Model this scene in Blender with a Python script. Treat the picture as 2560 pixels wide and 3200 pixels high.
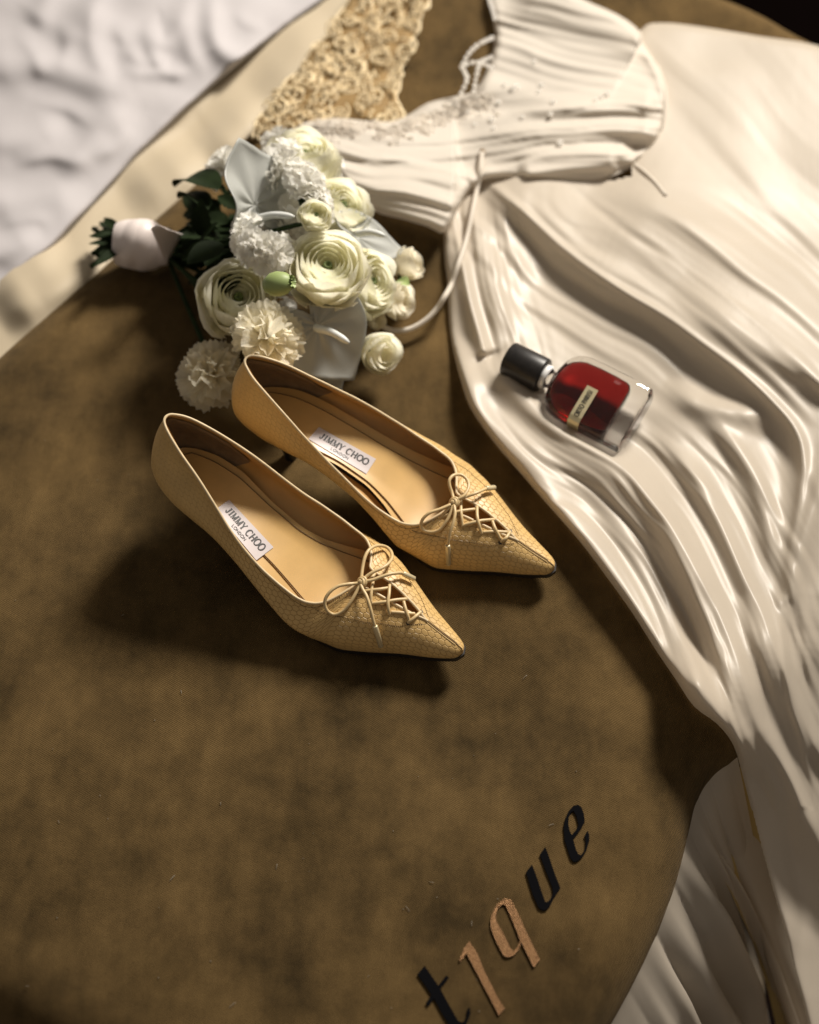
import bpy, bmesh, math, random
import numpy as np
from mathutils import Vector, Matrix, Quaternion
from mathutils.geometry import tessellate_polygon

for o in list(bpy.data.objects):
    bpy.data.objects.remove(o)
scene = bpy.context.scene
COL = scene.collection
rad = math.radians

# ------------------------------------------------------------------ camera
PITCH, DIST = rad(56), 1.2
cam_d = bpy.data.cameras.new('camera')
cam = bpy.data.objects.new('camera', cam_d)
COL.objects.link(cam)
cam.location = (0, -DIST * math.cos(PITCH), DIST * math.sin(PITCH))
cam.rotation_euler = (rad(90) - PITCH, 0, 0)
cam_d.sensor_fit = 'HORIZONTAL'
cam_d.sensor_width = 24
cam_d.lens = 50
cam_d.clip_start, cam_d.clip_end = 0.05, 50
cam_d.dof.use_dof = True
cam_d.dof.focus_distance = 1.12
cam_d.dof.aperture_fstop = 3.0
scene.camera = cam

# ------------------------------------------------------------------ light
world = bpy.data.worlds.new('World')
scene.world = world
world.use_nodes = True
world.node_tree.nodes['Background'].inputs[0].default_value = (0.95, 0.84, 0.72, 1)
world.node_tree.nodes['Background'].inputs[1].default_value = 0.17
win_d = bpy.data.lights.new('window_light', 'AREA')
win_d.shape = 'RECTANGLE'
win_d.size, win_d.size_y = 0.85, 0.95
win_d.energy = 11.4
win_d.spread = rad(36)
win_d.color = (1.0, 0.93, 0.83)
win = bpy.data.objects.new('window_light', win_d)
COL.objects.link(win)
LDIR = Vector((0.60 * math.cos(rad(43)), 0.80 * math.cos(rad(43)), math.sin(rad(43))))
win.location = Vector((0.08, 0.36, 0)) + LDIR * 3.6
win.rotation_euler = LDIR.to_track_quat('Z', 'Y').to_euler()

vs = scene.view_settings
vs.view_transform = 'Standard'
vs.look = 'None'
vs.exposure = 0.2
vs.gamma = 1.0
scene.render.engine = 'CYCLES'
cy = scene.cycles
cy.use_denoising = True
cy.max_bounces = 12
cy.transmission_bounces = 12
cy.sample_clamp_indirect = 3.0
cy.sample_clamp_direct = 0.0

# ------------------------------------------------------------------ pixel helpers
F = 50 / 24 * 2560.0
CP = np.array(cam.location)
FW = np.array([0, math.cos(PITCH), -math.sin(PITCH)])
UP = np.array([0, math.sin(PITCH), math.cos(PITCH)])
K = 2560 / 1725.0


def un(px, py, z=0.0):
    """point at height z seen at photograph pixel (2560 x 3200)"""
    d = FW * F + np.array([1., 0, 0]) * (px - 1280) + UP * (1600 - py)
    return CP + d * ((z - CP[2]) / d[2])


def uv(x, y, z=0.0):
    return un(x * K, y * K, z)


def rays(px, py):
    px, py = np.asarray(px, float), np.asarray(py, float)
    return (FW * F)[None, :] + np.array([1., 0, 0])[None, :] * (px - 1280)[:, None] + UP[None, :] * (1600 - py)[:, None]


# ------------------------------------------------------------------ mesh helpers
def link(o, parent=None):
    COL.objects.link(o)
    if parent is not None:
        o.parent = parent
    return o


def mk(name, verts, faces, mat, parent=None, smooth=True, uvs=None):
    me = bpy.data.meshes.new(name)
    me.from_pydata([tuple(map(float, v)) for v in verts], [], [tuple(map(int, f)) for f in faces])
    me.update()
    if smooth:
        me.polygons.foreach_set('use_smooth', [True] * len(me.polygons))
    if uvs is not None:
        l = me.uv_layers.new(name='UVMap')
        li = np.zeros(len(me.loops), int)
        me.loops.foreach_get('vertex_index', li)
        l.data.foreach_set('uv', np.asarray(uvs, float)[li].ravel())
    if mat is not None:
        me.materials.append(mat)
    return link(bpy.data.objects.new(name, me), parent)


def empty(name, loc=(0, 0, 0)):
    o = bpy.data.objects.new(name, None)
    o.empty_display_size = 0.01
    o.location = loc
    return link(o)


def tag(o, label=None, cat=None, group=None, kind=None):
    if label: o['label'] = label
    if cat: o['category'] = cat
    if group: o['group'] = group
    if kind: o['kind'] = kind
    return o


def grid_faces(nu, nv, wrap_u=False):
    f = []
    for i in range(nu if wrap_u else nu - 1):
        j = (i + 1) % nu
        for k in range(nv - 1):
            f.append((i * nv + k, j * nv + k, j * nv + k + 1, i * nv + k + 1))
    return f


def catmull(pts, n=8, closed=False):
    P = np.asarray(pts, float)
    m = len(P)
    out = []
    rng = m if closed else m - 1
    for i in range(rng):
        if closed:
            p0, p1, p2, p3 = P[(i - 1) % m], P[i], P[(i + 1) % m], P[(i + 2) % m]
        else:
            p1, p2 = P[i], P[i + 1]
            p0 = P[i - 1] if i else 2 * p1 - p2
            p3 = P[i + 2] if i + 2 < m else 2 * p2 - p1
        for t in np.arange(n) / n:
            out.append(0.5 * (2 * p1 + (p2 - p0) * t + (2 * p0 - 5 * p1 + 4 * p2 - p3) * t * t + (3 * p1 - p0 - 3 * p2 + p3) * t ** 3))
    if not closed:
        out.append(P[-1])
    return np.array(out)


def tube(path, r, seg=8, caps=True, closed=False):
    """verts, faces of a tube along path; r a number or a list"""
    P = np.asarray(path, float)
    n = len(P)
    R = np.full(n, r) if np.isscalar(r) else np.asarray(r, float)
    T = np.roll(P, -1, 0) - np.roll(P, 1, 0)
    if not closed:
        T[0], T[-1] = P[1] - P[0], P[-1] - P[-2]
    T /= np.linalg.norm(T, axis=1)[:, None] + 1e-12
    N = np.cross(T[0], [0.3, 0.2, 1.0])
    N /= np.linalg.norm(N)
    vs_, fs = [], []
    for i in range(n):
        N = N - T[i] * (N @ T[i])
        N /= np.linalg.norm(N)
        B = np.cross(T[i], N)
        for k in range(seg):
            a = 2 * math.pi * k / seg
            vs_.append(P[i] + R[i] * (math.cos(a) * N + math.sin(a) * B))
    for i in range(n if closed else n - 1):
        j = (i + 1) % n
        for k in range(seg):
            l = (k + 1) % seg
            fs.append((i * seg + k, j * seg + k, j * seg + l, i * seg + l))
    if caps and not closed:
        fs.append(tuple(range(seg)))
        fs.append(tuple(range((n - 1) * seg, n * seg))[::-1])
    return vs_, fs


class MB:
    def __init__(s):
        s.v, s.f = [], []

    def add(s, v, f):
        b = len(s.v)
        s.v += [tuple(x) for x in v]
        s.f += [tuple(i + b for i in q) for q in f]
        return s

    def build(s, name, mat, parent=None, smooth=True):
        return mk(name, s.v, s.f, mat, parent, smooth)


def lathe(prof, seg=24):
    """prof: (r, z) list"""
    v, f = [], []
    for r, z in prof:
        for k in range(seg):
            a = 2 * math.pi * k / seg
            v.append((r * math.cos(a), r * math.sin(a), z))
    for i in range(len(prof) - 1):
        for k in range(seg):
            l = (k + 1) % seg
            f.append((i * seg + k, i * seg + l, (i + 1) * seg + l, (i + 1) * seg + k))
    return v, f


_rs = np.random.RandomState(5)
_lat = _rs.rand(64, 64)


def vnoise(x, y):
    x, y = np.asarray(x, float), np.asarray(y, float)
    xi, yi = np.floor(x).astype(int), np.floor(y).astype(int)
    fx, fy = x - xi, y - yi
    fx, fy = fx * fx * fx * (fx * (fx * 6 - 15) + 10), fy * fy * fy * (fy * (fy * 6 - 15) + 10)
    g = lambda a, b: _lat[a % 64, b % 64]
    return (g(xi, yi) * (1 - fx) * (1 - fy) + g(xi + 1, yi) * fx * (1 - fy) + g(xi, yi + 1) * (1 - fx) * fy + g(xi + 1, yi + 1) * fx * fy) * 2 - 1


def pchip(x, y):
    x, y = np.asarray(x, float), np.asarray(y, float)
    h, d = np.diff(x), np.diff(y) / np.diff(x)
    m = np.zeros(len(x))
    for i in range(1, len(x) - 1):
        if d[i - 1] * d[i] > 0:
            w1, w2 = 2 * h[i] + h[i - 1], h[i] + 2 * h[i - 1]
            m[i] = (w1 + w2) / (w1 / d[i - 1] + w2 / d[i])
    m[0], m[-1] = d[0], d[-1]

    def fn(t):
        t = np.clip(np.asarray(t, float), x[0], x[-1])
        i = np.clip(np.searchsorted(x, t) - 1, 0, len(x) - 2)
        u = (t - x[i]) / h[i]
        return ((2 * u ** 3 - 3 * u ** 2 + 1) * y[i] + (u ** 3 - 2 * u ** 2 + u) * h[i] * m[i]
                + (-2 * u ** 3 + 3 * u ** 2) * y[i + 1] + (u ** 3 - u ** 2) * h[i] * m[i + 1])
    return fn


def seg_dist(X, Y, pts, closed=False):
    """distance, signed side (+ = left of direction), parameter 0..1, nearest point"""
    P = np.asarray(pts, float)
    if closed:
        P = np.vstack([P, P[:1]])
    best = np.full(X.shape, 1e9)
    side = np.zeros(X.shape)
    par = np.zeros(X.shape)
    nx, ny = np.zeros(X.shape), np.zeros(X.shape)
    L = np.r_[0, np.cumsum(np.linalg.norm(np.diff(P, axis=0), axis=1))]
    for i in range(len(P) - 1):
        a, b = P[i], P[i + 1]
        d = b - a
        l2 = d @ d + 1e-12
        t = np.clip(((X - a[0]) * d[0] + (Y - a[1]) * d[1]) / l2, 0, 1)
        qx, qy = a[0] + t * d[0], a[1] + t * d[1]
        ds = np.hypot(X - qx, Y - qy)
        m = ds < best
        best = np.where(m, ds, best)
        side = np.where(m, d[0] * (Y - a[1]) - d[1] * (X - a[0]), side)
        par = np.where(m, (L[i] + t * math.sqrt(l2)) / L[-1], par)
        nx, ny = np.where(m, qx, nx), np.where(m, qy, ny)
    return best, side, par, nx, ny


def inside(X, Y, poly):
    P = np.asarray(poly, float)
    c = np.zeros(X.shape, bool)
    j = len(P) - 1
    for i in range(len(P)):
        xi, yi, xj, yj = P[i][0], P[i][1], P[j][0], P[j][1]
        if yi != yj:
            c ^= ((yi > Y) != (yj > Y)) & (X < (xj - xi) * (Y - yi) / (yj - yi) + xi)
        j = i
    return c


# ------------------------------------------------------------------ materials
class NT:
    def __init__(s, name):
        s.m = bpy.data.materials.new(name)
        s.m.use_nodes = True
        s.t = s.m.node_tree
        s.b = s.t.nodes['Principled BSDF']

    def n(s, typ, **kw):
        nd = s.t.nodes.new(typ)
        for k, v in kw.items():
            if k.startswith('i_'):
                key = k[2:]
                key = int(key) if key.isdigit() else key.replace('_', ' ')
                nd.inputs[key].default_value = v
            else:
                setattr(nd, k, v)
        return nd

    def l(s, a, b):
        s.t.links.new(a, b)

    def set(s, **kw):
        for k, v in kw.items():
            s.b.inputs[k.replace('_', ' ')].default_value = v
        return s

    def math(s, op, a, b=None, c=None):
        nd = s.n('ShaderNodeMath', operation=op)
        for i, x in enumerate((a, b, c)):
            if x is None: continue
            if isinstance(x, (int, float)): nd.inputs[i].default_value = x
            else: s.l(x, nd.inputs[i])
        return nd.outputs[0]

    def coord(s, kind='Object', scale=(1, 1, 1), rot=(0, 0, 0)):
        tc = s.n('ShaderNodeTexCoord')
        mp = s.n('ShaderNodeMapping')
        mp.inputs['Scale'].default_value = scale
        mp.inputs['Rotation'].default_value = rot
        s.l(tc.outputs[kind], mp.inputs[0])
        return mp.outputs[0]

    def noise(s, scale, vec=None, detail=4, rough=0.55):
        nd = s.n('ShaderNodeTexNoise', i_Scale=scale, i_Detail=detail, i_Roughness=rough)
        if vec is None: vec = s.coord()
        s.l(vec, nd.inputs['Vector'])
        return nd.outputs['Fac']

    def ramp(s, fac, stops):
        r = s.n('ShaderNodeValToRGB')
        e = r.color_ramp.elements
        while len(e) < len(stops): e.new(0.5)
        for el, (p, c) in zip(e, stops):
            el.position = p
            el.color = (*c, 1) if len(c) == 3 else c
        s.l(fac, r.inputs[0])
        return r.outputs[0]

    def bump(s, h, strength, dist, prev=None):
        b = s.n('ShaderNodeBump', i_Strength=strength, i_Distance=dist)
        s.l(h, b.inputs['Height'])
        if prev is not None: s.l(prev, b.inputs['Normal'])
        s.l(b.outputs[0], s.b.inputs['Normal'])
        return b.outputs[0]

    def color(s, c):
        s.l(c, s.b.inputs['Base Color'])
        return s


def plain(name, col, rough=0.5, noise=None, **kw):
    t = NT(name)
    t.set(Base_Color=(*col, 1), Roughness=rough, **kw)
    if noise:
        sc, amt = noise
        f = t.noise(sc)
        t.color(t.ramp(f, [(0.25, tuple(c * (1 - amt) for c in col)), (0.75, tuple(min(1, c * (1 + amt)) for c in col))]))
    return t.m


def mat_velvet():
    t = NT('olive_velvet')
    v = t.coord('Object')
    big = t.noise(9, v, 5, 0.6)
    mid = t.noise(55, v, 4, 0.65)
    brush = t.noise(22, t.coord('Object', scale=(1.0, 0.32, 1.0), rot=(0, 0, rad(-30))), 6, 0.7)
    mix = t.math('ADD', t.math('MULTIPLY', big, 0.45), t.math('ADD', t.math('MULTIPLY', mid, 0.2), t.math('MULTIPLY', brush, 0.35)))
    wv = t.coord('Object', rot=(0, 0, rad(28)))
    w1 = t.n('ShaderNodeTexWave', i_Scale=235, i_Distortion=1.2, i_Detail=2)
    t.l(wv, w1.inputs[0])
    wv2 = t.coord('Object', rot=(0, 0, rad(-58)))
    w2 = t.n('ShaderNodeTexWave', i_Scale=265, i_Distortion=1.6, i_Detail=2)
    t.l(wv2, w2.inputs[0])
    weave = t.math('MULTIPLY', w1.outputs['Fac'], w2.outputs['Fac'])
    weave = t.math('ADD', weave, t.math('MULTIPLY', t.noise(900, v, 2), 0.5))
    base = t.ramp(mix, [(0.37, (0.040, 0.026, 0.010)), (0.50, (0.108, 0.068, 0.026)), (0.63, (0.178, 0.113, 0.044))])
    dark = t.n('ShaderNodeMix', data_type='RGBA', blend_type='MULTIPLY')
    dark.inputs[0].default_value = 0.55
    t.l(base, dark.inputs[6])
    t.l(t.ramp(weave, [(0.1, (0.45, 0.43, 0.40)), (0.75, (1.15, 1.15, 1.15))]), dark.inputs[7])
    t.color(dark.outputs[2])
    t.set(Roughness=0.95, Sheen_Weight=0.12, Sheen_Roughness=0.5, Specular_IOR_Level=0.1)
    t.b.inputs['Sheen Tint'].default_value = (0.75, 0.6, 0.4, 1)
    t.bump(weave, 0.55, 0.0010)
    return t.m


def mat_cloth(name, col, rough=0.5, sheen=0.2, weave=None, spec=0.5, bump=0.0, creases=0.0, sheer=0.0):
    t = NT(name)
    v = t.coord('Object')
    f = t.noise(14, v, 3)
    t.color(t.ramp(f, [(0.3, tuple(c * 0.955 for c in col)), (0.7, tuple(min(1, c * 1.03) for c in col))]))
    t.set(Roughness=rough, Sheen_Weight=sheen, Specular_IOR_Level=spec)
    if bump:
        h = t.noise(weave or 700, v, 3)
        pb = t.bump(h, bump, 0.0006)
        if creases:
            wr = t.noise(26, t.coord('Object', scale=(1.0, 0.28, 0.6), rot=(0, 0, rad(35))), 5, 0.62)
            t.bump(wr, creases, 0.004, pb)
    if sheer:
        tr = t.n('ShaderNodeBsdfTranslucent')
        tr.inputs[0].default_value = (*col, 1)
        mx = t.n('ShaderNodeMixShader')
        mx.inputs[0].default_value = sheer
        t.l(t.b.outputs[0], mx.inputs[1]); t.l(tr.outputs[0], mx.inputs[2])
        t.l(mx.outputs[0], t.t.nodes['Material Output'].inputs[0])
    return t.m


def mat_leather(name, col, hexes=True):
    t = NT(name)
    var = t.noise(60, None, 4)
    t.set(Roughness=0.42, Specular_IOR_Level=0.42)
    if hexes:
        uvn = t.n('ShaderNodeUVMap')
        sep = t.n('ShaderNodeSeparateXYZ')
        wob = t.n('ShaderNodeTexNoise', i_Scale=130.0, i_Detail=1.0)
        t.l(uvn.outputs[0], wob.inputs['Vector'])
        wsub = t.n('ShaderNodeVectorMath', operation='SUBTRACT')
        t.l(wob.outputs['Color'], wsub.inputs[0]); wsub.inputs[1].default_value = (0.5, 0.5, 0.5)
        wmul = t.n('ShaderNodeVectorMath', operation='SCALE')
        t.l(wsub.outputs[0], wmul.inputs[0]); wmul.inputs['Scale'].default_value = 0.0014
        wadd = t.n('ShaderNodeVectorMath', operation='ADD')
        t.l(uvn.outputs[0], wadd.inputs[0]); t.l(wmul.outputs[0], wadd.inputs[1])
        t.l(wadd.outputs[0], sep.inputs[0])
        PX, PY = 0.0035, 0.0053          # pitch across / along the point direction of a cell
        # hexagons with vertices along u: x' = v / PX, y' = u / (PY) in a 1 x sqrt(3) lattice
        x = t.math('DIVIDE', sep.outputs[1], PX)
        y = t.math('MULTIPLY', t.math('DIVIDE', sep.outputs[0], PY), 1.1547)
        S3 = 1.7320508

        def cell(ox, oy):
            a = t.math('SUBTRACT', t.math('FLOORED_MODULO', t.math('ADD', x, ox), 1.0), 0.5)
            b = t.math('SUBTRACT', t.math('FLOORED_MODULO', t.math('ADD', y, oy), S3), S3 / 2)
            a, b = t.math('ABSOLUTE', a), t.math('ABSOLUTE', b)
            return t.math('MAXIMUM', a, t.math('ADD', t.math('MULTIPLY', a, 0.5), t.math('MULTIPLY', b, S3 / 2)))
        hd = t.math('MINIMUM', cell(0, 0), cell(0.5, S3 / 2))      # 0 centre .. 0.5 edge
        mr = t.n('ShaderNodeMapRange', interpolation_type='SMOOTHSTEP')
        t.l(hd, mr.inputs[0])
        mr.inputs[1].default_value, mr.inputs[2].default_value = 0.40, 0.495
        mr.inputs[3].default_value, mr.inputs[4].default_value = 1.0, 0.0
        # embossing shallower towards the back of the shoe (u in metres from the heel)
        fade = t.n('ShaderNodeMapRange')
        t.l(sep.outputs[0], fade.inputs[0])
        fade.inputs[1].default_value, fade.inputs[2].default_value = 0.02, 0.13
        fade.inputs[3].default_value, fade.inputs[4].default_value = 0.55, 1.0
        relief = t.math('MULTIPLY', mr.outputs[0], fade.outputs[0])
        line = t.math('MULTIPLY', t.math('SUBTRACT', 1.0, mr.outputs[0]), t.math('MULTIPLY', fade.outputs[0], 0.42))
        base = t.ramp(var, [(0.3, tuple(c * 0.90 for c in col)), (0.7, tuple(c * 1.06 for c in col))])
        dk = t.n('ShaderNodeMix', data_type='RGBA')
        t.l(line, dk.inputs[0]); t.l(base, dk.inputs[6])
        dk.inputs[7].default_value = (col[0] * 0.55, col[1] * 0.46, col[2] * 0.36, 1)
        t.color(dk.outputs[2])
        fine = t.noise(1600, None, 2)
        p = t.bump(fine, 0.08, 0.0003)
        t.bump(relief, 0.75, 0.00045, p)
    else:
        t.color(t.ramp(var, [(0.3, tuple(c * 0.86 for c in col)), (0.7, tuple(c * 1.08 for c in col))]))
        t.bump(t.noise(900, None, 3), 0.15, 0.0003)
    return t.m


def mat_petal(name, col, deep, rough=0.55, bump=0.25, trans=0.62):
    t = NT(name)
    f = t.noise(2.2, None, 3)
    c = t.ramp(f, [(0.3, deep), (0.65, col)])
    t.color(c)
    t.set(Roughness=rough, Sheen_Weight=0.05, Specular_IOR_Level=0.3)
    t.bump(t.noise(9, t.coord('Object', scale=(1, 1, 0.3)), 3), bump, 0.02)
    tr = t.n('ShaderNodeBsdfTranslucent')
    t.l(c, tr.inputs[0])
    mx = t.n('ShaderNodeMixShader')
    mx.inputs[0].default_value = trans
    t.l(t.b.outputs[0], mx.inputs[1]); t.l(tr.outputs[0], mx.inputs[2])
    t.l(mx.outputs[0], t.t.nodes['Material Output'].inputs[0])
    return t.m


M = {}
M['velvet'] = mat_velvet()
M['satin'] = mat_cloth('ivory_satin', (0.70, 0.615, 0.505), 0.38, 0.03, 500, 0.40, 0.02, 0.07, 0.33)
M['gold_satin'] = mat_cloth('mustard_lining', (0.46, 0.33, 0.12), 0.45, 0.05, 600, 0.3, 0.03)
M['satin_light'] = mat_cloth('ivory_crepe', (0.80, 0.735, 0.645), 0.5, 0.04, 700, 0.22, 0.04, 0.06, 0.33)
M['duvet'] = mat_cloth('white_cotton', (0.50, 0.475, 0.485), 0.85, 0.1, 900, 0.2, 0.1)
M['sheet'] = mat_cloth('cream_sheet', (0.50, 0.42, 0.30), 0.6, 0.15, 900, 0.3, 0.06)
M['lace_gold'] = plain('gold_lace_thread', (0.80, 0.66, 0.42), 0.6, (120, 0.2))
M['lace_net'] = plain('gold_lace_net', (0.26, 0.165, 0.06), 0.8, (90, 0.25))
M['lace_white'] = mat_petal('white_lace_thread', (0.95, 0.92, 0.87), (0.93, 0.89, 0.84), 0.6, 0.0, 0.8)
M['leather'] = mat_leather('embossed_beige_leather', (0.66, 0.435, 0.17))
M['leather_plain'] = mat_leather('beige_leather', (0.64, 0.45, 0.20), False)
M['binding'] = plain('pale_leather_edge', (0.68, 0.53, 0.32), 0.45, (200, 0.12))
M['lining'] = plain('tan_lining_leather', (0.52, 0.295, 0.095), 0.5, (45, 0.10))
M['insole'] = plain('tan_insole_leather', (0.62, 0.39, 0.14), 0.36, (40, 0.10))
M['grip'] = plain('brown_suede', (0.20, 0.135, 0.075), 0.9, (160, 0.2))
M['sole'] = plain('black_sole', (0.016, 0.014, 0.014), 0.4)
M['stitch'] = plain('brown_thread', (0.16, 0.095, 0.04), 0.7)
M['cord'] = plain('beige_leather_cord', (0.64, 0.47, 0.24), 0.4, (300, 0.08))
M['aglet'] = plain('pale_gold_metal', (0.76, 0.64, 0.40), 0.35, None, Metallic=0.4)
M['tag'] = plain('lilac_grey_satin', (0.56, 0.50, 0.50), 0.45)
M['ink'] = plain('black_ink', (0.012, 0.010, 0.010), 0.5)
M['thread_black'] = plain('black_embroidery', (0.004, 0.004, 0.005), 0.8, None, Specular_IOR_Level=0.03)
M['pearl'] = mat_petal('pearl', (0.97, 0.96, 0.94), (0.95, 0.93, 0.90), 0.1, 0.0, 0.85)
M['lint'] = plain('grey_lint', (0.30, 0.26, 0.20), 0.9)
M['bead'] = None
M['crystal'] = plain('glass_bead', (0.86, 0.85, 0.84), 0.1, None, Specular_IOR_Level=0.9)
M['petal'] = mat_petal('cream_white_petal', (0.95, 0.93, 0.81), (0.93, 0.91, 0.75))
M['petal_in'] = mat_petal('greenish_inner_petal', (0.94, 0.92, 0.80), (0.89, 0.88, 0.68))
M['petal_cream'] = mat_petal('warm_cream_petal', (0.94, 0.90, 0.78), (0.91, 0.86, 0.70))
M['petal_white'] = mat_petal('white_petal', (0.95, 0.94, 0.90), (0.92, 0.90, 0.84))
M['green_core'] = plain('green_flower_core', (0.09, 0.12, 0.025), 0.7, (9, 0.5))
M['dark_core'] = plain('dark_flower_core', (0.03, 0.035, 0.015), 0.6)
M['spathe'] = mat_petal('grey_white_spathe', (0.62, 0.63, 0.60), (0.57, 0.58, 0.55), 0.28, 0.08, 0.35)
M['spadix'] = plain('pale_spadix', (0.66, 0.68, 0.66), 0.45, (200, 0.08))
M['leaf'] = plain('dark_green_leaf', (0.014, 0.022, 0.009), 0.6, (60, 0.35), Specular_IOR_Level=0.04)
M['leaf_mid'] = plain('fresh_green_bud', (0.30, 0.38, 0.14), 0.5, (120, 0.3))
M['stem'] = plain('green_stem', (0.020, 0.034, 0.012), 0.6, (70, 0.3), Specular_IOR_Level=0.1)
M['ribbon'] = mat_cloth('pale_pink_ribbon', (0.74, 0.66, 0.63), 0.4, 0.1, 700, 0.4, 0.04)
M['cap'] = plain('black_lacquer_wood', (0.014, 0.012, 0.011), 0.38, (260, 0.5))
M['floor'] = plain('dark_floor', (0.008, 0.005, 0.0045), 0.9, (5, 0.3), Specular_IOR_Level=0.0)


def mat_copper():
    t = NT('copper_embroidery')
    f = t.noise(1100, t.coord('Object', scale=(1.0, 2.2, 1.0), rot=(0, 0, rad(25))), 3, 0.6)
    t.color(t.ramp(f, [(0.3, (0.08, 0.037, 0.013)), (0.65, (0.36, 0.20, 0.095))]))
    t.set(Roughness=0.36, Metallic=0.8)
    t.bump(f, 0.8, 0.0008)
    return t.m


M['thread_copper'] = mat_copper()


def mat_gold_label():
    t = NT('brushed_gold_label')
    t.set(Base_Color=(0.62, 0.54, 0.34, 1), Roughness=0.42, Metallic=0.55)
    return t.m


M['gold_label'] = mat_gold_label()


def mat_glass(name, col, ior):
    t = NT(name)
    t.set(Base_Color=(*col, 1), Roughness=0.0, IOR=ior, Transmission_Weight=1.0)
    return t.m


M['bead'] = mat_glass('clear_bead', (0.98, 0.96, 0.93), 1.35)
M['glass'] = mat_glass('clear_glass', (1, 1, 1), 1.48)
M['liquid'] = mat_glass('red_perfume', (1, 1, 1), 1.33)
_va = M['liquid'].node_tree.nodes.new('ShaderNodeVolumeAbsorption')
_va.inputs['Color'].default_value = (0.72, 0.06, 0.02, 1)
_va.inputs['Density'].default_value = 250
M['liquid'].node_tree.links.new(_va.outputs[0], M['liquid'].node_tree.nodes['Material Output'].inputs['Volume'])

# ------------------------------------------------------------------ bed surface (velvet throw over a rounded corner)
OUT_V = [(-420, 1210), (-250, 1052), (0, 822), (215, 622), (450, 408), (700, 183), (900, 3), (1040, -125),
         (1180, -150), (1320, -62), (1450, 0), (1560, 45), (1640, 88), (1760, 150), (1900, 260), (1980, 420),
         (1990, 650), (1960, 850), (1890, 1030), (1780, 1190), (1650, 1320), (1510, 1425), (1415, 1500), (1362, 1580),
         (1340, 1655), (1314, 1750), (1275, 1850), (1225, 1950), (1160, 2060), (1080, 2170), (970, 2270),
         (820, 2330), (600, 2310), (400, 2230), (244, 2118), (120, 2048), (0, 1975), (-150, 1870), (-300, 1720),
         (-420, 1480)]
OUT = catmull([uv(x, y)[:2] for x, y in OUT_V], 4, True)
GX = np.linspace(-0.85, 1.0, 371)
GY = np.linspace(-0.75, 0.95, 341)
gx, gy = np.meshgrid(GX, GY, indexing='ij')
_d, _, _, _, _ = seg_dist(gx, gy, OUT, True)
SD = np.where(inside(gx, gy, OUT), -_d, _d)
RB, SL = 0.040, rad(88.3)
FLOOR_Z = -0.55


def edge_profile(d, slope):
    e = np.maximum(d, 0)
    lim = RB * math.sin(slope)
    z = -(RB - np.sqrt(np.maximum(RB * RB - np.minimum(e, lim) ** 2, 0)))
    return z - np.maximum(e - lim, 0) * math.tan(slope)


UND = 0.0028 * vnoise(gx * 7 + 3, gy * 7 + 9) + 0.0012 * vnoise(gx * 19 + 1, gy * 19 + 5)
def gauss(cx, cy, r):
    return np.exp(-((gx - cx) ** 2 + (gy - cy) ** 2) / (r * r))


# the throw sags where the mattress is soft in front of the shoes
UND = UND - 0.013 * gauss(0.045, -0.165, 0.075) - 0.012 * gauss(0.13, -0.095, 0.07)
HB = edge_profile(SD, SL) + UND
HB = np.maximum(HB, FLOOR_Z)
# base the dress hangs on: falls away less steeply beyond the edge
HD = np.maximum(edge_profile(SD, rad(50)) + UND, FLOOR_Z)


def sampler(H):
    def f(x, y):
        u = np.clip((x - GX[0]) / (GX[1] - GX[0]), 0, len(GX) - 1.001)
        v = np.clip((y - GY[0]) / (GY[1] - GY[0]), 0, len(GY) - 1.001)
        i, j = u.astype(int), v.astype(int)
        a, b = u - i, v - j
        return H[i, j] * (1 - a) * (1 - b) + H[i + 1, j] * a * (1 - b) + H[i, j + 1] * (1 - a) * b + H[i + 1, j + 1] * a * b
    return f


fHB, fHD = sampler(HB), sampler(HD)


def cast(px, py, Hf, h=0.0, ztop=0.16, zbot=-0.62, n=160):
    """photograph pixels -> points on the height surface Hf raised by h"""
    px = np.atleast_1d(np.asarray(px, float)); py = np.atleast_1d(np.asarray(py, float))
    d = rays(px, py)
    h = np.broadcast_to(np.asarray(h, float), px.shape)

    def pos(z):
        t = (z - CP[2]) / d[:, 2]
        return CP[0] + d[:, 0] * t, CP[1] + d[:, 1] * t
    zs = np.linspace(ztop, zbot, n)
    hi = np.full(px.shape, ztop); lo = np.full(px.shape, zbot)
    found = np.zeros(px.shape, bool)
    prev = np.full(px.shape, ztop)
    for z in zs[1:]:
        x, y = pos(np.full(px.shape, z))
        below = z <= Hf(x, y) + h
        new = below & ~found
        hi = np.where(new, prev, hi); lo = np.where(new, z, lo)
        found |= below
        prev = np.full(px.shape, z)
    for _ in range(14):
        mid = (hi + lo) / 2
        x, y = pos(mid)
        below = mid <= Hf(x, y) + h
        lo = np.where(below, mid, lo); hi = np.where(below, hi, mid)
    x, y = pos(lo)
    return np.stack([x, y, lo], 1)


# floor below, dark
fl = mk('floor', [(-3, -3, FLOOR_Z - 0.004), (3, -3, FLOOR_Z - 0.004), (3, 4, FLOOR_Z - 0.004), (-3, 4, FLOOR_Z - 0.004)], [(0, 1, 2, 3)], M['floor'])
tag(fl, kind='structure')

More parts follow.
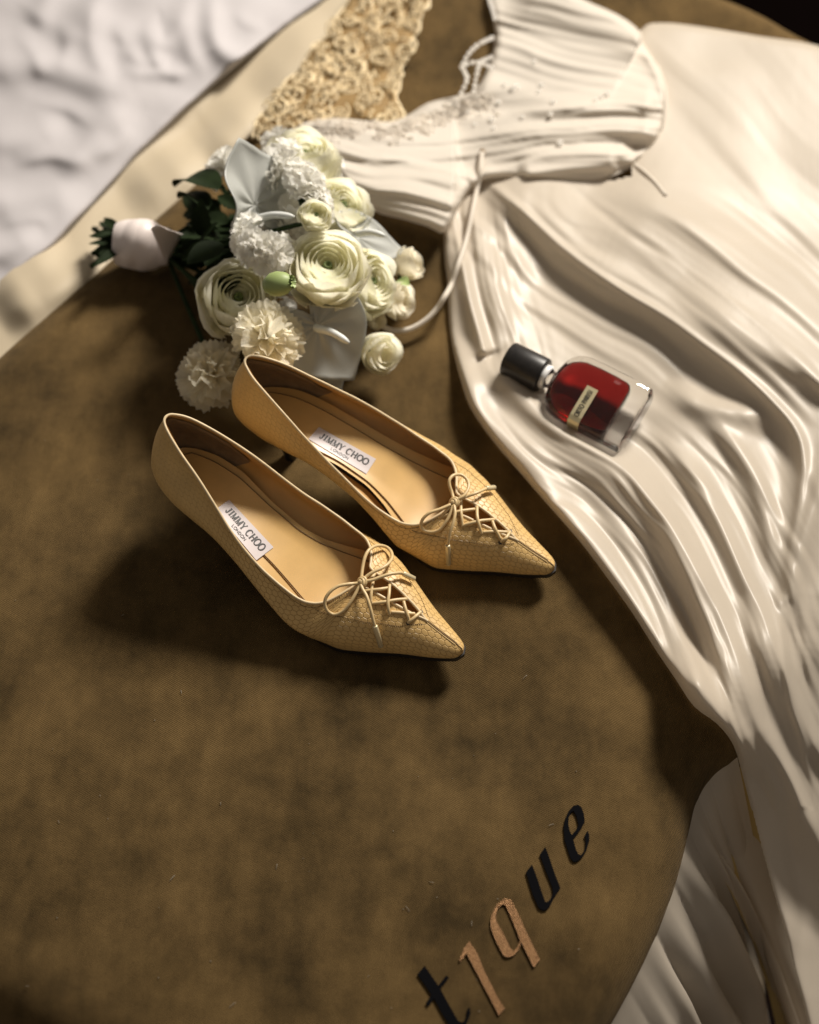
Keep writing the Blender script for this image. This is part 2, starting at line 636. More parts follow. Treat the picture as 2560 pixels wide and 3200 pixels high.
# velvet throw mesh: rings from the middle of the bed out to the rim, round the rim and down the side
OD = catmull([uv(x, y)[:2] for x, y in OUT_V], 14, True)
for _ in range(12):
    OD = (np.roll(OD, 1, 0) + 2 * OD + np.roll(OD, -1, 0)) / 4
no = len(OD)
tg_ = np.roll(OD, -1, 0) - np.roll(OD, 1, 0)
tg_ /= np.linalg.norm(tg_, axis=1)[:, None]
on_ = np.stack([tg_[:, 1], -tg_[:, 0]], 1)
mid = OD.mean(0)
if np.mean(((OD - mid) * on_).sum(1)) < 0:
    on_ = -on_
fUND = sampler(UND)
rows = []
for k in np.linspace(0.012, 1, 150):
    q = mid + (OD - mid) * k
    rows.append(np.c_[q, fUND(q[:, 0], q[:, 1])])
zr = rows[-1][:, 2]
for an in np.linspace(6, 90, 15):
    q = OD + on_ * RB * math.sin(rad(an))
    rows.append(np.c_[q, zr - RB * (1 - math.cos(rad(an)))])
for dz in (0.03, 0.08, 0.16, 0.28, FLOOR_Z * -1 - RB):
    q = OD + on_ * (RB + 0.004 * math.sin(dz * 9))
    rows.append(np.c_[q, zr - RB - dz])
vv = [tuple(x) for r in rows for x in r]
ff = []
for i in range(len(rows) - 1):
    for j in range(no):
        l = (j + 1) % no
        ff.append((i * no + j, i * no + l, (i + 1) * no + l, (i + 1) * no + j))
ff.append(tuple(range(no))[::-1])
throw = mk('velvet_throw', vv, ff, M['velvet'])
tag(throw, 'olive brown velvet bed throw with embroidered lettering, spread over the rounded bed corner', 'bed throw')

# ------------------------------------------------------------------ draped sheets
def sheet(name, poly, ridges, Hf, lift, edge, mat, step=5, parent=None, low=0.003, noise=None, flow=(), hole=None, relax=None, floor_lift=0.001, smooth_poly=3):
    """cloth: outline poly (view pixels 1725 wide); ridges = (points, height mm, width left, width right, taper in, taper out)"""
    poly = catmull(poly, smooth_poly, True) if smooth_poly else np.asarray(poly, float)
    x0, y0 = poly.min(0) - step; x1, y1 = poly.max(0) + step
    X, Y = np.meshgrid(np.arange(x0, x1 + step, step), np.arange(y0, y1 + step, step), indexing='ij')
    ins = inside(X, Y, poly)
    dist, _, _, nx, ny = seg_dist(X, Y, poly, True)
    # snap the outside ring of vertices onto the outline
    X2, Y2 = np.where(ins, X, nx), np.where(ins, Y, ny)
    dist = np.where(ins, dist, 0)
    h = np.full(X.shape, lift)
    for r in ridges:
        pts, amp, wl, wr = r[0], r[1] / 1000, r[2], r[3]
        ti, to = (r[4], r[5]) if len(r) > 5 else (0.12, 0.12)
        c = catmull(pts, 5)
        d, s, p, _, _ = seg_dist(X2, Y2, c)
        w = np.where(s > 0, wl, wr)
        tap = np.clip(p / max(ti, 1e-3), 0, 1) * np.clip((1 - p) / max(to, 1e-3), 0, 1)
        tap = tap * tap * (3 - 2 * tap)
        h = h + amp * np.exp(-((np.sqrt(d * d + (0.3 * w) ** 2) - 0.3 * w) / w) ** 1.35) * tap
    if noise:
        for (sx, sy, ang, a) in noise:
            ca, sa = math.cos(rad(ang)), math.sin(rad(ang))
            U, W = X2 * ca + Y2 * sa, -X2 * sa + Y2 * ca
            h = h + a / 1000 * vnoise(U / sx + 7.3, W / sy + 2.1)
    for (spine, amp, wid, along, fall, seed, my0, my1) in flow:
        # folds running parallel to a spine curve, fading away from it
        c = catmull(spine, 6)
        d, s, p, _, _ = seg_dist(X2, Y2, c)
        sd = np.where(s > 0, d, -d)
        sp = sd + 10 * vnoise(X2 / 120 + seed, Y2 / 120)
        f = vnoise(sp / wid + seed * 3.7, p * along + seed) + 0.45 * vnoise(sp / wid * 2.1 + seed * 1.3, p * along * 1.4 + 9 + seed)
        msk = np.exp(-(d / fall) ** 2) * np.clip((Y2 - my0) / 80, 0, 1) * np.clip((my1 - Y2) / 80, 0, 1)
        g = 1 - np.abs(vnoise(sp / (wid * 1.5) + seed * 5.1, p * along * 1.2 + 3 + seed))
        f = f + 0.55 * (g * g - 0.4) + 0.10 * vnoise(sp / wid * 4.3, p * along * 3.5 + seed)
        h = h + amp / 1000 * f * msk
    if edge:
        q = np.clip(dist / edge, 0, 1)
        e = np.sqrt(np.clip(1 - (1 - q) ** 2, 0, 1))
        h = floor_lift + (np.maximum(h, floor_lift) - floor_lift) * e
    P = cast(X2.ravel() * K, Y2.ravel() * K, Hf, h.ravel())
    n0, n1 = X.shape
    if relax:
        G = P.reshape(n0, n1, 3)
        lim = np.where(Y2 > relax, 14, 2)
        okv = ins.copy()
        okv[1:-1, 1:-1] &= ins[2:, 1:-1] & ins[:-2, 1:-1] & ins[1:-1, 2:] & ins[1:-1, :-2]
        okv |= Y2 > relax
        okv[0] = okv[-1] = False; okv[:, 0] = okv[:, -1] = False
        for it in range(14):
            A = G.copy()
            A[1:-1, 1:-1] = (G[2:, 1:-1] + G[:-2, 1:-1] + G[1:-1, 2:] + G[1:-1, :-2]) / 4
            G = np.where((okv & (it < lim))[..., None], 0.5 * G + 0.5 * A, G)
        P = G.reshape(-1, 3)
    idx = -np.ones(n0 * n1, int)
    v, f = [], []
    I = ins.ravel()
    if hole is not None:
        HI = inside(X2, Y2, np.asarray(hole, float)).ravel()
    for i in range(n0 - 1):
        for j in range(n1 - 1):
            q = (i * n1 + j, i * n1 + j + 1, (i + 1) * n1 + j + 1, (i + 1) * n1 + j)
            if I[q[0]] or I[q[1]] or I[q[2]] or I[q[3]]:
                pq = P[list(q), 2]
                if pq.max() - pq.min() > 0.35:
                    continue
                if hole is not None and all(HI[k] for k in q):
                    continue
                g = []
                for k in q:
                    if idx[k] < 0:
                        idx[k] = len(v); v.append(P[k])
                    g.append(idx[k])
                f.append(g)
    o = mk(name, v, f, mat, parent)
    SHEETS[name] = (X2.ravel(), Y2.ravel(), P)
    return o


SHEETS = {}
# --- cream sheet, lower than the throw
flat = lambda z: (lambda x, y: np.full(np.shape(x), z))
sheet_o = sheet('bed_sheet', [(-420, 1020), (-200, 800), (0, 590), (110, 500), (250, 350), (400, 205), (560, 70), (700, -60), (900, -120), (1060, -150), (960, -20), (760, 160), (520, 370), (300, 570), (240, 625), (60, 790), (-160, 1000), (-330, 1170)],
                [([(-40, 640), (60, 560), (150, 500)], 11, 58, 58, 0.4, 0.4), ([(90, 640), (180, 560), (250, 520)], 8, 33, 39, 0.4, 0.4), ([(250, 420), (330, 380), (420, 300)], 10, 52, 39, 0.4, 0.4),
                 ([(0, 690), (70, 640), (160, 600)], 8, 39, 31, 0.4, 0.4), ([(420, 330), (480, 300), (560, 200)], 7, 39, 39, 0.4, 0.4), ([(520, 200), (600, 140), (700, 30)], 6, 39, 39, 0.4, 0.4)],
                flat(-0.022), 0.004, 0, M['sheet'], 8, noise=[(160, 60, -42, 5)])
tag(sheet_o, 'cream cotton sheet showing as a strip between white duvet and olive velvet', 'sheet')

# --- white duvet
duvet = sheet('duvet', [(-420, 1000), (-300, 880), (-120, 720), (0, 612), (60, 560), (110, 520), (170, 455), (215, 405), (280, 335), (330, 288), (400, 222), (450, 178), (510, 128), (560, 88), (620, 42), (690, -10), (760, -90), (700, -300), (200, -420), (-500, -300)],
              [([(446, -60), (446, 31), (458, 94), (503, 122), (555, 112), (607, 60)], 9, 26, 20, 0.3, 0.3), ([(400, -40), (392, 60), (410, 130), (450, 160)], 7, 24, 22, 0.3, 0.3),
               ([(240, 150), (335, 156), (420, 150)], 6, 20, 16, 0.3, 0.3), ([(205, -20), (194, 63), (206, 126), (251, 170)], 7, 22, 26, 0.3, 0.3),
               ([(-80, 128), (0, 136), (105, 141), (209, 173), (325, 204), (380, 250)], 9, 40, 34, 0.2, 0.3), ([(120, 110), (150, 79), (190, 20), (230, -60)], 6, 24, 28, 0.3, 0.3),
               ([(300, 216), (230, 251), (173, 325), (120, 380)], 7, 30, 36, 0.3, 0.3), ([(-60, 440), (60, 424), (199, 400)], 6, 34, 26, 0.3, 0.3),
               ([(-60, 300), (60, 290), (150, 250)], 6, 34, 30, 0.3, 0.3), ([(60, 60), (90, 20), (110, -60)], 6, 26, 26, 0.3, 0.3), ([(300, 40), (340, 90), (370, 60), (380, 0)], 6, 20, 24, 0.3, 0.3),
               ([(-80, 560), (20, 520), (90, 480)], 6, 28, 28, 0.3, 0.3), ([(20, 60), (70, 110), (90, 180)], 3, 13, 20, 0.4, 0.4), ([(230, 40), (262, 90), (250, 150)], 3, 13, 20, 0.4, 0.4), ([(330, 20), (310, 80), (340, 140), (400, 170)], 3, 13, 20, 0.4, 0.4), ([(60, 210), (140, 230), (220, 280)], 3, 13, 20, 0.4, 0.4), ([(20, 350), (110, 330), (190, 350)], 3, 13, 20, 0.4, 0.4), ([(490, 10), (520, 50), (570, 60)], 3, 13, 20, 0.4, 0.4), ([(130, 30), (140, 100), (120, 160)], 3, 13, 20, 0.4, 0.4), ([(280, 260), (240, 310), (190, 340)], 3, 13, 20, 0.4, 0.4), ([(-20, 480), (60, 460), (120, 470)], 3, 13, 20, 0.4, 0.4), ([(260, 90), (300, 130), (360, 120)], 5, 16, 18, 0.3, 0.3)],
              flat(-0.016), 0.008, 12, M['duvet'], 6, noise=[(190, 90, -40, 4.0), (90, 44, 25, 0.9)], floor_lift=0.002)
tag(duvet, 'rumpled white cotton duvet with folded back edge beside the cream sheet', 'duvet')

# ------------------------------------------------------------------ wedding dress
dress = empty('wedding_dress', uv(1300, 700, 0.0))


def adopt(o, root):
    o.parent = root
    o.matrix_parent_inverse = Matrix.Translation(-root.location)
    return o


SK = [(1350, 62), (1392, 48), (1470, 55), (1600, 76), (1725, 96), (1860, 150), (1960, 420), (1960, 1100), (1960, 1700), (1960, 2250),
      (1960, 2330), (1850, 2345), (1735, 2330), (1705, 2180), (1668, 2020), (1628, 1880), (1594, 1750), (1566, 1640), (1545, 1570), (1510, 1524), (1462, 1488),
      (1424, 1432), (1382, 1370), (1332, 1291), (1280, 1218), (1222, 1141), (1160, 1070), (1100, 1001), (1040, 931), (991, 860), (970, 800),
      (955, 740), (946, 680), (943, 600), (936, 540), (940, 470), (985, 380), (1100, 330), (1230, 250), (1300, 150)]
SLIT = [(1012, 372), (1100, 443), (1200, 534), (1300, 604), (1400, 664), (1480, 724), (1560, 784), (1630, 850), (1675, 905), (1692, 965), (1685, 1050), (1668, 1140), (1650, 1260)]
ROLL = [(1024, 742), (1075, 806), (1130, 868), (1200, 928), (1290, 984), (1370, 1060), (1440, 1160), (1500, 1280), (1545, 1390), (1600, 1520), (1680, 1690), (1760, 1850)]
skirt_r = [
    # slit edge sweeping from the waist knot round the bottle
    (SLIT, 12, 22, 150, 0.08, 0.3),
    (SLIT, 4, 6, 9, 0.05, 0.2),
    ([(1240, 388), (1350, 436), (1480, 516), (1600, 610), (1740, 720), (1850, 800)], 13, 80, 60, 0.2, 0.0),
    ([(1420, 590), (1500, 665), (1600, 735), (1740, 805), (1850, 860)], 9, 30, 40, 0.3, 0.0),
    # left gathers below the knot
    ([(998, 400), (1014, 520), (1042, 640), (1064, 750)], 8, 16, 28, 0.3, 0.3),
    ([(1030, 400), (1062, 480), (1096, 560), (1122, 620)], 6, 14, 22, 0.3, 0.4),
    ([(962, 480), (984, 600), (1010, 700), (1026, 752)], 10, 13, 18, 0.3, 0.05),
    # roll under the bottle, running down the whole skirt
    (ROLL, 15, 34, 34, 0.05, 0.1),
    # edge roll
    ([(962, 700), (1000, 850), (1055, 925), (1130, 1005), (1225, 1120), (1320, 1248), (1400, 1365), (1480, 1470), (1560, 1560), (1640, 1700)], 14, 26, 36, 0.1, 0.2),
    ([(1350, 840), (1400, 900), (1460, 990), (1510, 1090), (1560, 1210), (1620, 1350), (1690, 1510), (1760, 1640)], 10, 22, 30, 0.25, 0.1),
    ([(1450, 880), (1530, 920), (1590, 1010), (1620, 1120), (1630, 1250)], 8, 20, 26, 0.3, 0.3),
    ([(1400, 800), (1470, 850), (1560, 870), (1640, 900)], 8, 26, 20, 0.3, 0.3),
    ([(1840, 860), (1760, 960), (1700, 1110), (1664, 1250), (1644, 1360)], 9, 22, 26, 0.3, 0.3),
    ([(1330, 1010), (1400, 1110), (1450, 1220), (1500, 1340), (1560, 1470), (1630, 1620)], 6, 13, 18, 0.3, 0.3),
    ([(1230, 1040), (1320, 1150), (1390, 1270), (1450, 1390), (1520, 1500)], 6, 12, 18, 0.3, 0.3),
    ([(1560, 1250), (1610, 1380), (1670, 1510), (1740, 1650)], 7, 14, 20, 0.3, 0.2),
    ([(1400, 1370), (1470, 1450), (1540, 1545), (1590, 1650)], 22, 30, 40, 0.3, 0.3),
    ([(1600, 1500), (1660, 1640), (1720, 1790), (1790, 1950)], 7, 14, 20, 0.3, 0.2),
]
UPF = [(1240, 388), (1350, 436), (1480, 516), (1600, 610), (1740, 720), (1850, 800)]
skirt = sheet('skirt', SK, skirt_r, fHD, 0.009, 12, M['satin'], 4, noise=[(420, 120, 50, 3.0)],
              flow=[(ROLL, 3.8, 28, 1.3, 210, 1.7, 860, 1990), (ROLL, 1.5, 13, 1.6, 200, 5.9, 900, 1990), (UPF, 1.8, 34, 1.1, 150, 4.2, 380, 900),
                    (SLIT, 2.4, 34, 1.4, 170, 6.6, 380, 900), ([(985, 390), (1010, 560), (1060, 760)], 3.2, 15, 1.1, 60, 3.3, 380, 820),
                    ([(1380, 60), (1500, 180), (1640, 330), (1800, 500)], 1.0, 60, 1.0, 220, 8.1, 60, 620),
                    ([(1660, 1280), (1700, 1500), (1740, 1700), (1800, 2200)], 3.5, 26, 1.3, 140, 2.9, 1250, 2100)],
              hole=[(1262, 386), (1300, 350), (1330, 344), (1334, 372), (1300, 380)], relax=1700, floor_lift=0.002)
adopt(skirt, dress)

# train hanging down the side of the bed in narrow folds
i0 = int(np.argmin(np.linalg.norm(OUT - uv(1790, 1180)[:2], axis=1)))
i1 = int(np.argmin(np.linalg.norm(OUT - uv(1080, 2195)[:2], axis=1)))
arcp = OUT[i0:i1 + 1]
for _ in range(6):
    arcp[1:-1] = (arcp[:-2] + 2 * arcp[1:-1] + arcp[2:]) / 4
sl = np.r_[0, np.cumsum(np.linalg.norm(np.diff(arcp, axis=0), axis=1))]
na_, nt_ = 420, 46
aa = np.linspace(0, sl[-1], na_)
ox, oy = np.interp(aa, sl, arcp[:, 0]), np.interp(aa, sl, arcp[:, 1])
tx_, ty_ = np.gradient(ox), np.gradient(oy)
for _ in range(40):
    tx_[1:-1] = (tx_[:-2] + tx_[1:-1] + tx_[2:]) / 3; ty_[1:-1] = (ty_[:-2] + ty_[1:-1] + ty_[2:]) / 3
tl = np.hypot(tx_, ty_)
nx_, ny_ = -ty_ / tl, tx_ / tl
if (nx_[na_ // 2] * 1.0 + ny_[na_ // 2] * -0.3) < 0:
    nx_, ny_ = -nx_, -ny_


def hang(name, f0, f1, drift, amp, wave, seed, mat, z0, inset):
    hv, rows_ = [], 0
    for i in range(int(na_ * f0), int(na_ * f1)):
        rows_ += 1
        for j in range(nt_):
            t = j / (nt_ - 1)
            a = aa[i] + 0.03 * t
            ph = a / wave + 0.7 * float(vnoise(a * 14 + seed, 3.0 + t))
            fold = (abs(math.sin(math.pi * ph)) ** 0.7 - 0.5) + 0.5 * float(vnoise(a / (wave * .38) + 9 + seed, t * 1.2 + 4))
            fold *= 0.65 + 0.6 * float(vnoise(a * 11 + 5 + seed, t * 0.8))
            off = RB * 0.94 - inset + 0.012 * min(1, t * 6) + drift * t + (0.001 + amp * min(1, t * 2.2)) * fold
            hv.append((ox[i] + nx_[i] * off, oy[i] + ny_[i] * off, z0 - 0.52 * t))
    o = mk(name, hv, grid_faces(rows_, nt_), mat)
    return adopt(o, dress)


hang('train', 0.34, 1.0, 0.14, 0.022, 0.030, 0.0, M['satin'], -0.038, 0.0)
hang('train_lining', 0.10, 0.52, 0.20, 0.010, 0.050, 3.0, M['gold_satin'], -0.050, 0.004)
hang('train', 0.0, 0.50, 0.25, 0.020, 0.040, 6.0, M['satin'], -0.056, 0.008)

BO = [(628, 262), (700, 248), (800, 256), (850, 247), (900, 217), (960, 202), (1000, 190), (1028, 140), (1044, 70), (1030, -40), (1120, -60),
      (1215, -8), (1300, 30), (1344, 62), (1356, 92), (1386, 140), (1405, 196), (1400, 250), (1381, 300), (1334, 346), (1270, 382), (1180, 384),
      (1090, 376), (1020, 380), (975, 420), (940, 489), (900, 477), (850, 462), (780, 440), (700, 360), (640, 300)]
bod_r = [
    ([(650, 300), (720, 350), (800, 392), (870, 425), (950, 448), (1000, 440)], 22, 60, 150, 0.05, 0.15),
    ([(960, 300), (1150, 276), (1280, 270), (1400, 280)], 10, 15, 24, 0.4, 0.1),
    ([(980, 340), (1180, 316), (1340, 326)], 10, 15, 24, 0.4, 0.1),
    ([(1000, 252), (1150, 232), (1260, 228), (1398, 224)], 10, 15, 26, 0.4, 0.1),
    ([(1090, 368), (1200, 354), (1310, 345)], 7, 12, 16),
    ([(1080, -40), (1180, 0), (1260, 36), (1350, 80)], 12, 50, 80, 0.2, 0.0),
    ([(1345, 60), (1385, 150), (1402, 215), (1382, 300), (1320, 352)], 4, 9, 14, 0.05, 0.05),
]
bodice = sheet('bodice', BO, bod_r, fHB, 0.016, 15, M['satin_light'], 4, noise=[(160, 40, 8, 2.0)], flow=[([(640, 290), (900, 300), (1150, 270), (1420, 270)], 3.2, 18, 1.3, 90, 2.2, 150, 420), ([(1040, 60), (1200, 110), (1400, 150)], 3.0, 26, 1.2, 100, 6.1, -60, 260), ([(660, 330), (800, 380), (960, 420)], 3.0, 20, 1.4, 70, 4.7, 260, 520)], floor_lift=0.006)
adopt(bodice, dress)
tag(dress, 'ivory satin wedding dress with beaded bodice, flowing over the bed corner in folds', 'dress')

# ------------------------------------------------------------------ embroidered letters on the throw
def zl(pts):
    return [(1250 + x / 2.654, 2480 + y / 2.654) for x, y in pts]


def resample(poly, step):
    P = np.asarray(poly, float)
    out = []
    for i in range(len(P)):
        a, b = P[i], P[(i + 1) % len(P)]
        n = max(1, int(np.linalg.norm(b - a) / step))
        for k in range(n):
            out.append(a + (b - a) * k / n)
    return np.array(out)


def decal(name, outer, holes, Hf, base, height, mat, parent):
    """flat raised shape: outlines in photograph pixels laid on a height surface"""
    loops = [resample(outer, 4)] + [resample(h, 4) for h in holes]
    allp = np.vstack(loops)
    tri = tessellate_polygon([[Vector((p[0], p[1], 0)) for p in l] for l in loops])
    lo = cast(allp[:, 0], allp[:, 1], Hf, base)
    hi = lo + np.array([0, 0, height])
    n = len(allp)
    v = list(hi) + list(lo)
    f = []
    for t in tri:
        a, b, c = (allp[i] for i in t)
        cr = (b[0] - a[0]) * (c[1] - a[1]) - (b[1] - a[1]) * (c[0] - a[0])
        f.append(tuple(t) if cr < 0 else tuple(reversed(t)))
    k = 0
    for l in loops:
        m = len(l)
        for i in range(m):
            a, b = k + i, k + (i + 1) % m
            f.append((a, b, b + n, a + n))
        k += m
    return mk(name, v, f, mat, parent, smooth=False)


LT_t = [(205, 1435), (145, 1505), (215, 1605), (262, 1675), (215, 1745), (235, 1770), (282, 1705), (350, 1830), (400, 1911), (440, 1985), (490, 2005), (530, 1960), (560, 1895), (585, 1830), (580, 1780), (560, 1792), (552, 1868), (520, 1902), (485, 1895), (420, 1780), (334, 1625), (405, 1530), (385, 1515), (318, 1598), (260, 1515)]
LT_i = [(575, 1230), (640, 1330), (700, 1480), (800, 1680), (870, 1790), (820, 1845), (740, 1690), (640, 1500), (552, 1335), (500, 1400), (492, 1385), (530, 1292)]
LT_q = [(750, 1060), (762, 1010), (800, 930), (865, 876), (920, 884), (980, 1000), (1060, 1180), (1160, 1385), (1110, 1450), (1040, 1310), (1004, 1238), (985, 1300), (940, 1352), (890, 1366), (858, 1350), (800, 1240), (756, 1135)]
LT_qh = [(795, 1030), (808, 968), (845, 930), (868, 925), (900, 985), (960, 1130), (996, 1222), (975, 1280), (945, 1312), (918, 1295), (860, 1170), (800, 1065)]
LT_u = [(1095, 595), (1045, 660), (1100, 840), (1150, 955), (1185, 975), (1215, 970), (1245, 935), (1270, 880), (1290, 850), (1330, 788), (1290, 690), (1250, 570), (1205, 450), (1160, 512), (1212, 655), (1262, 780), (1270, 830), (1250, 880), (1225, 905), (1205, 905), (1185, 850), (1140, 715)]
LT_e = [(1357, 290), (1370, 215), (1400, 150), (1440, 108), (1475, 100), (1508, 125), (1525, 180), (1532, 240), (1500, 300), (1435, 385), (1460, 470), (1480, 510), (1500, 518), (1525, 490), (1540, 440), (1540, 390), (1530, 360), (1555, 315), (1570, 350), (1568, 400), (1545, 480), (1510, 535), (1470, 568), (1440, 572), (1415, 545), (1390, 470), (1365, 390)]
LT_eh = [(1395, 260), (1400, 200), (1420, 160), (1440, 150), (1462, 190), (1477, 250), (1480, 270), (1460, 310), (1425, 350), (1405, 310)]
for pts, holes, m, lb in ((LT_t, [], 'thread_black', 'black embroidered letter t'), (LT_i, [], 'thread_copper', 'copper embroidered letter i'), (LT_q, [LT_qh], 'thread_copper', 'copper embroidered letter q'),
                          (LT_u, [], 'thread_black', 'black embroidered letter u'), (LT_e, [LT_eh], 'thread_black', 'black embroidered letter e')):
    o = decal('embroidered_letter', zl(pts), [zl(h) for h in holes], fHB, 0.0003, 0.0013, M[m], throw)
    o['label'] = lb

# ------------------------------------------------------------------ shoes
S_ = lambda *a: np.array(a, float)
W_LAT = pchip(np.sqrt([0, .004, .012, .03, .07, .12, .18, .25, .33, .40, .47, .55, .61, .68, .75, .85, .93, .975, .992, 1]),
              S_(0, 8, 14, 20, 27, 31, 33, 34, 36.5, 40.5, 45, 49, 48.5, 44, 35, 21.5, 13.2, 7.9, 5.0, 0) / 1000)
W_MED = pchip(np.sqrt([0, .004, .012, .03, .07, .12, .18, .25, .33, .40, .47, .53, .58, .63, .68, .75, .85, .93, .975, .992, 1]),
              S_(0, 8, 13, 17.5, 22, 24.5, 24.5, 22.5, 21.5, 21.5, 25.5, 32.5, 37, 38, 36.5, 29.5, 18.5, 11.5, 7.0, 4.6, 0) / 1000)
F_LAT = pchip(np.sqrt([0, .004, .012, .03, .07, .12, .18, .25, .33, .40, .47, .55, .61, .68, .75, .85, .93, .975, .992, 1]),
              S_(0, 7, 12, 17, 22.5, 26, 27, 27.3, 28.5, 30.5, 34, 39, 42, 40.5, 33.5, 21, 13.0, 7.8, 4.9, 0) / 1000)
F_MED = pchip(np.sqrt([0, .004, .012, .03, .07, .12, .18, .25, .33, .40, .47, .53, .58, .63, .68, .75, .85, .93, .975, .992, 1]),
              S_(0, 6.5, 11, 14.5, 18, 19.8, 19.5, 16.5, 13.8, 13.6, 17, 23.5, 29.5, 33.5, 34.5, 28.8, 18.4, 11.4, 6.9, 4.5, 0) / 1000)
T_LAT = pchip(np.sqrt([0, .004, .015, .05, .1, .16, .24, .30, .36, .44, .52, .56, .59, .615, .635, .652, .664, .68, .74, .80, .84, .865, .88, 1]),
              S_(0, 3.4, 5.8, 10.2, 14.8, 19, 25.5, 30.5, 34, 36.5, 37.0, 36, 33.5, 28.5, 21.5, 13.5, 8.6, 7.4, 6.4, 4.6, 2.8, 1.0, 0, 0) / 1000)
T_MED = pchip(np.sqrt([0, .004, .015, .05, .1, .16, .24, .32, .38, .45, .51, .56, .59, .615, .635, .652, .664, .68, .74, .80, .84, .865, .88, 1]),
              S_(0, 3.4, 5.8, 10.4, 14, 17.5, 21.5, 24.3, 26.2, 29, 30, 29.6, 28, 24.5, 19.5, 13.5, 8.6, 7.4, 6.4, 4.6, 2.8, 1.0, 0, 0) / 1000)
Z_B = pchip([0, .08, .2, .3, .4, .5, .58, .65, .75, .9, 1], S_(46, 45.5, 42.5, 36, 26.5, 15.5, 8, 4.2, 3.2, 4.0, 6.5) / 1000)
Z_T = pchip([0, .03, .1, .18, .25, .33, .4, .5, .57, .61, .64, .665, .72, .76, .80, .86, .93, .98, 1], S_(100, 97.5, 90, 79.5, 69, 56.5, 47, 36.5, 32, 32.2, 34.2, 35.6, 35.4, 33.6, 30.6, 25.4, 18.8, 14.6, 12.0) / 1000)


def shoe_samples():
    a = (1 - np.cos(np.linspace(0, math.pi, 130))) / 2
    b = np.linspace(.56, .70, 50)
    c = np.linspace(.82, .9, 16)
    s = np.sort(np.r_[a, b, c])
    return s[np.r_[True, np.diff(s) > 2e-5]]


SS = shoe_samples()


def section(s, v, lat, L, inset=0.0, drop=0.0):
    """local (x, |y|, z) on the upper; v 0 sole edge .. 1 topline"""
    W, T, Fe = (W_LAT, T_LAT, F_LAT) if lat else (W_MED, T_MED, F_MED)
    r = np.sqrt(np.clip(s, 0, 1))
    w, yt, zb, zt = W(r), T(r), Z_B(s), Z_T(s)
    q = np.clip(1 - yt / np.maximum(w, 1e-4), 0, 1)
    qv = np.clip((s - 0.56) / 0.1, 0, 1)
    qv = qv * qv * (3 - 2 * qv)
    ends = np.clip(s / 0.02, 0, 1) * np.clip((1 - s) / 0.02, 0, 1)
    h = zt - zb
    bul = (0.0042 * (1 - qv) + 0.0012) * ends
    w0 = np.maximum(w - inset * ends, 0)
    yt0 = np.maximum(yt - inset * 0.8 * (1 - qv) * ends, 0) + inset * 0.5 * qv * (yt > 1e-4)
    zt0 = zt - drop * qv
    zb0 = zb + inset * 0.6
    h0 = zt0 - zb0
    f0 = np.maximum(Fe(r) - inset * ends, 0)
    p0 = (f0, zb0)
    p1 = (w0 + bul + 0.75 * np.maximum(w0 - f0, 0), zb0 + (0.34 + 0.22 * qv) * h0)
    p2 = (yt0 + (0.10 * (w0 - yt0) + 0.0016 * ends) * (1 - qv) + 0.56 * (w0 - yt0) * qv, zt0 - (0.42 * (1 - qv) + 0.05 * qv) * h0)
    p3 = (yt0, zt0)
    b0, b1, b2, b3 = (1 - v) ** 3, 3 * v * (1 - v) ** 2, 3 * v * v * (1 - v), v ** 3
    y = b0 * p0[0] + b1 * p1[0] + b2 * p2[0] + b3 * p3[0]
    z = b0 * p0[1] + b1 * p1[1] + b2 * p2[1] + b3 * p3[1]
    back = np.clip(1 - s / 0.22, 0, 1) ** 2
    xb = -0.0065 * (1 - v) - 0.030 * v * (1 - v)
    x = s * L + (xb + inset * 0.9) * back
    return x, y, z


def ribbon_text(strokes, to_xyz, name, mat, parent):
    """strokes: (polyline in (u, v), width) -> thin flat quads lying on a surface"""
    m = MB()
    for k, (pl, wd) in enumerate(strokes):
        P = np.asarray(pl, float)
        n = len(P)
        T = np.gradient(P, axis=0)
        T /= np.linalg.norm(T, axis=1)[:, None] + 1e-9
        N = np.stack([-T[:, 1], T[:, 0]], 1)
        wv = np.full(n, wd) if np.isscalar(wd) else np.asarray(wd)
        a, b = P + N * wv[:, None] / 2, P - N * wv[:, None] / 2
        lift = 0.00004 * (k % 6)
        vs_ = [to_xyz(*p, lift) for p in a] + [to_xyz(*p, lift) for p in b]
        m.add(vs_, [(i, i + 1, n + i + 1, n + i) for i in range(n - 1)])
    return m.build(name, mat, parent, smooth=False)


def arc(cx, cy, rx, ry, a0, a1, n=18):
    a = np.radians(np.linspace(a0, a1, n))
    return np.stack([cx + rx * np.cos(a), cy + ry * np.sin(a)], 1)


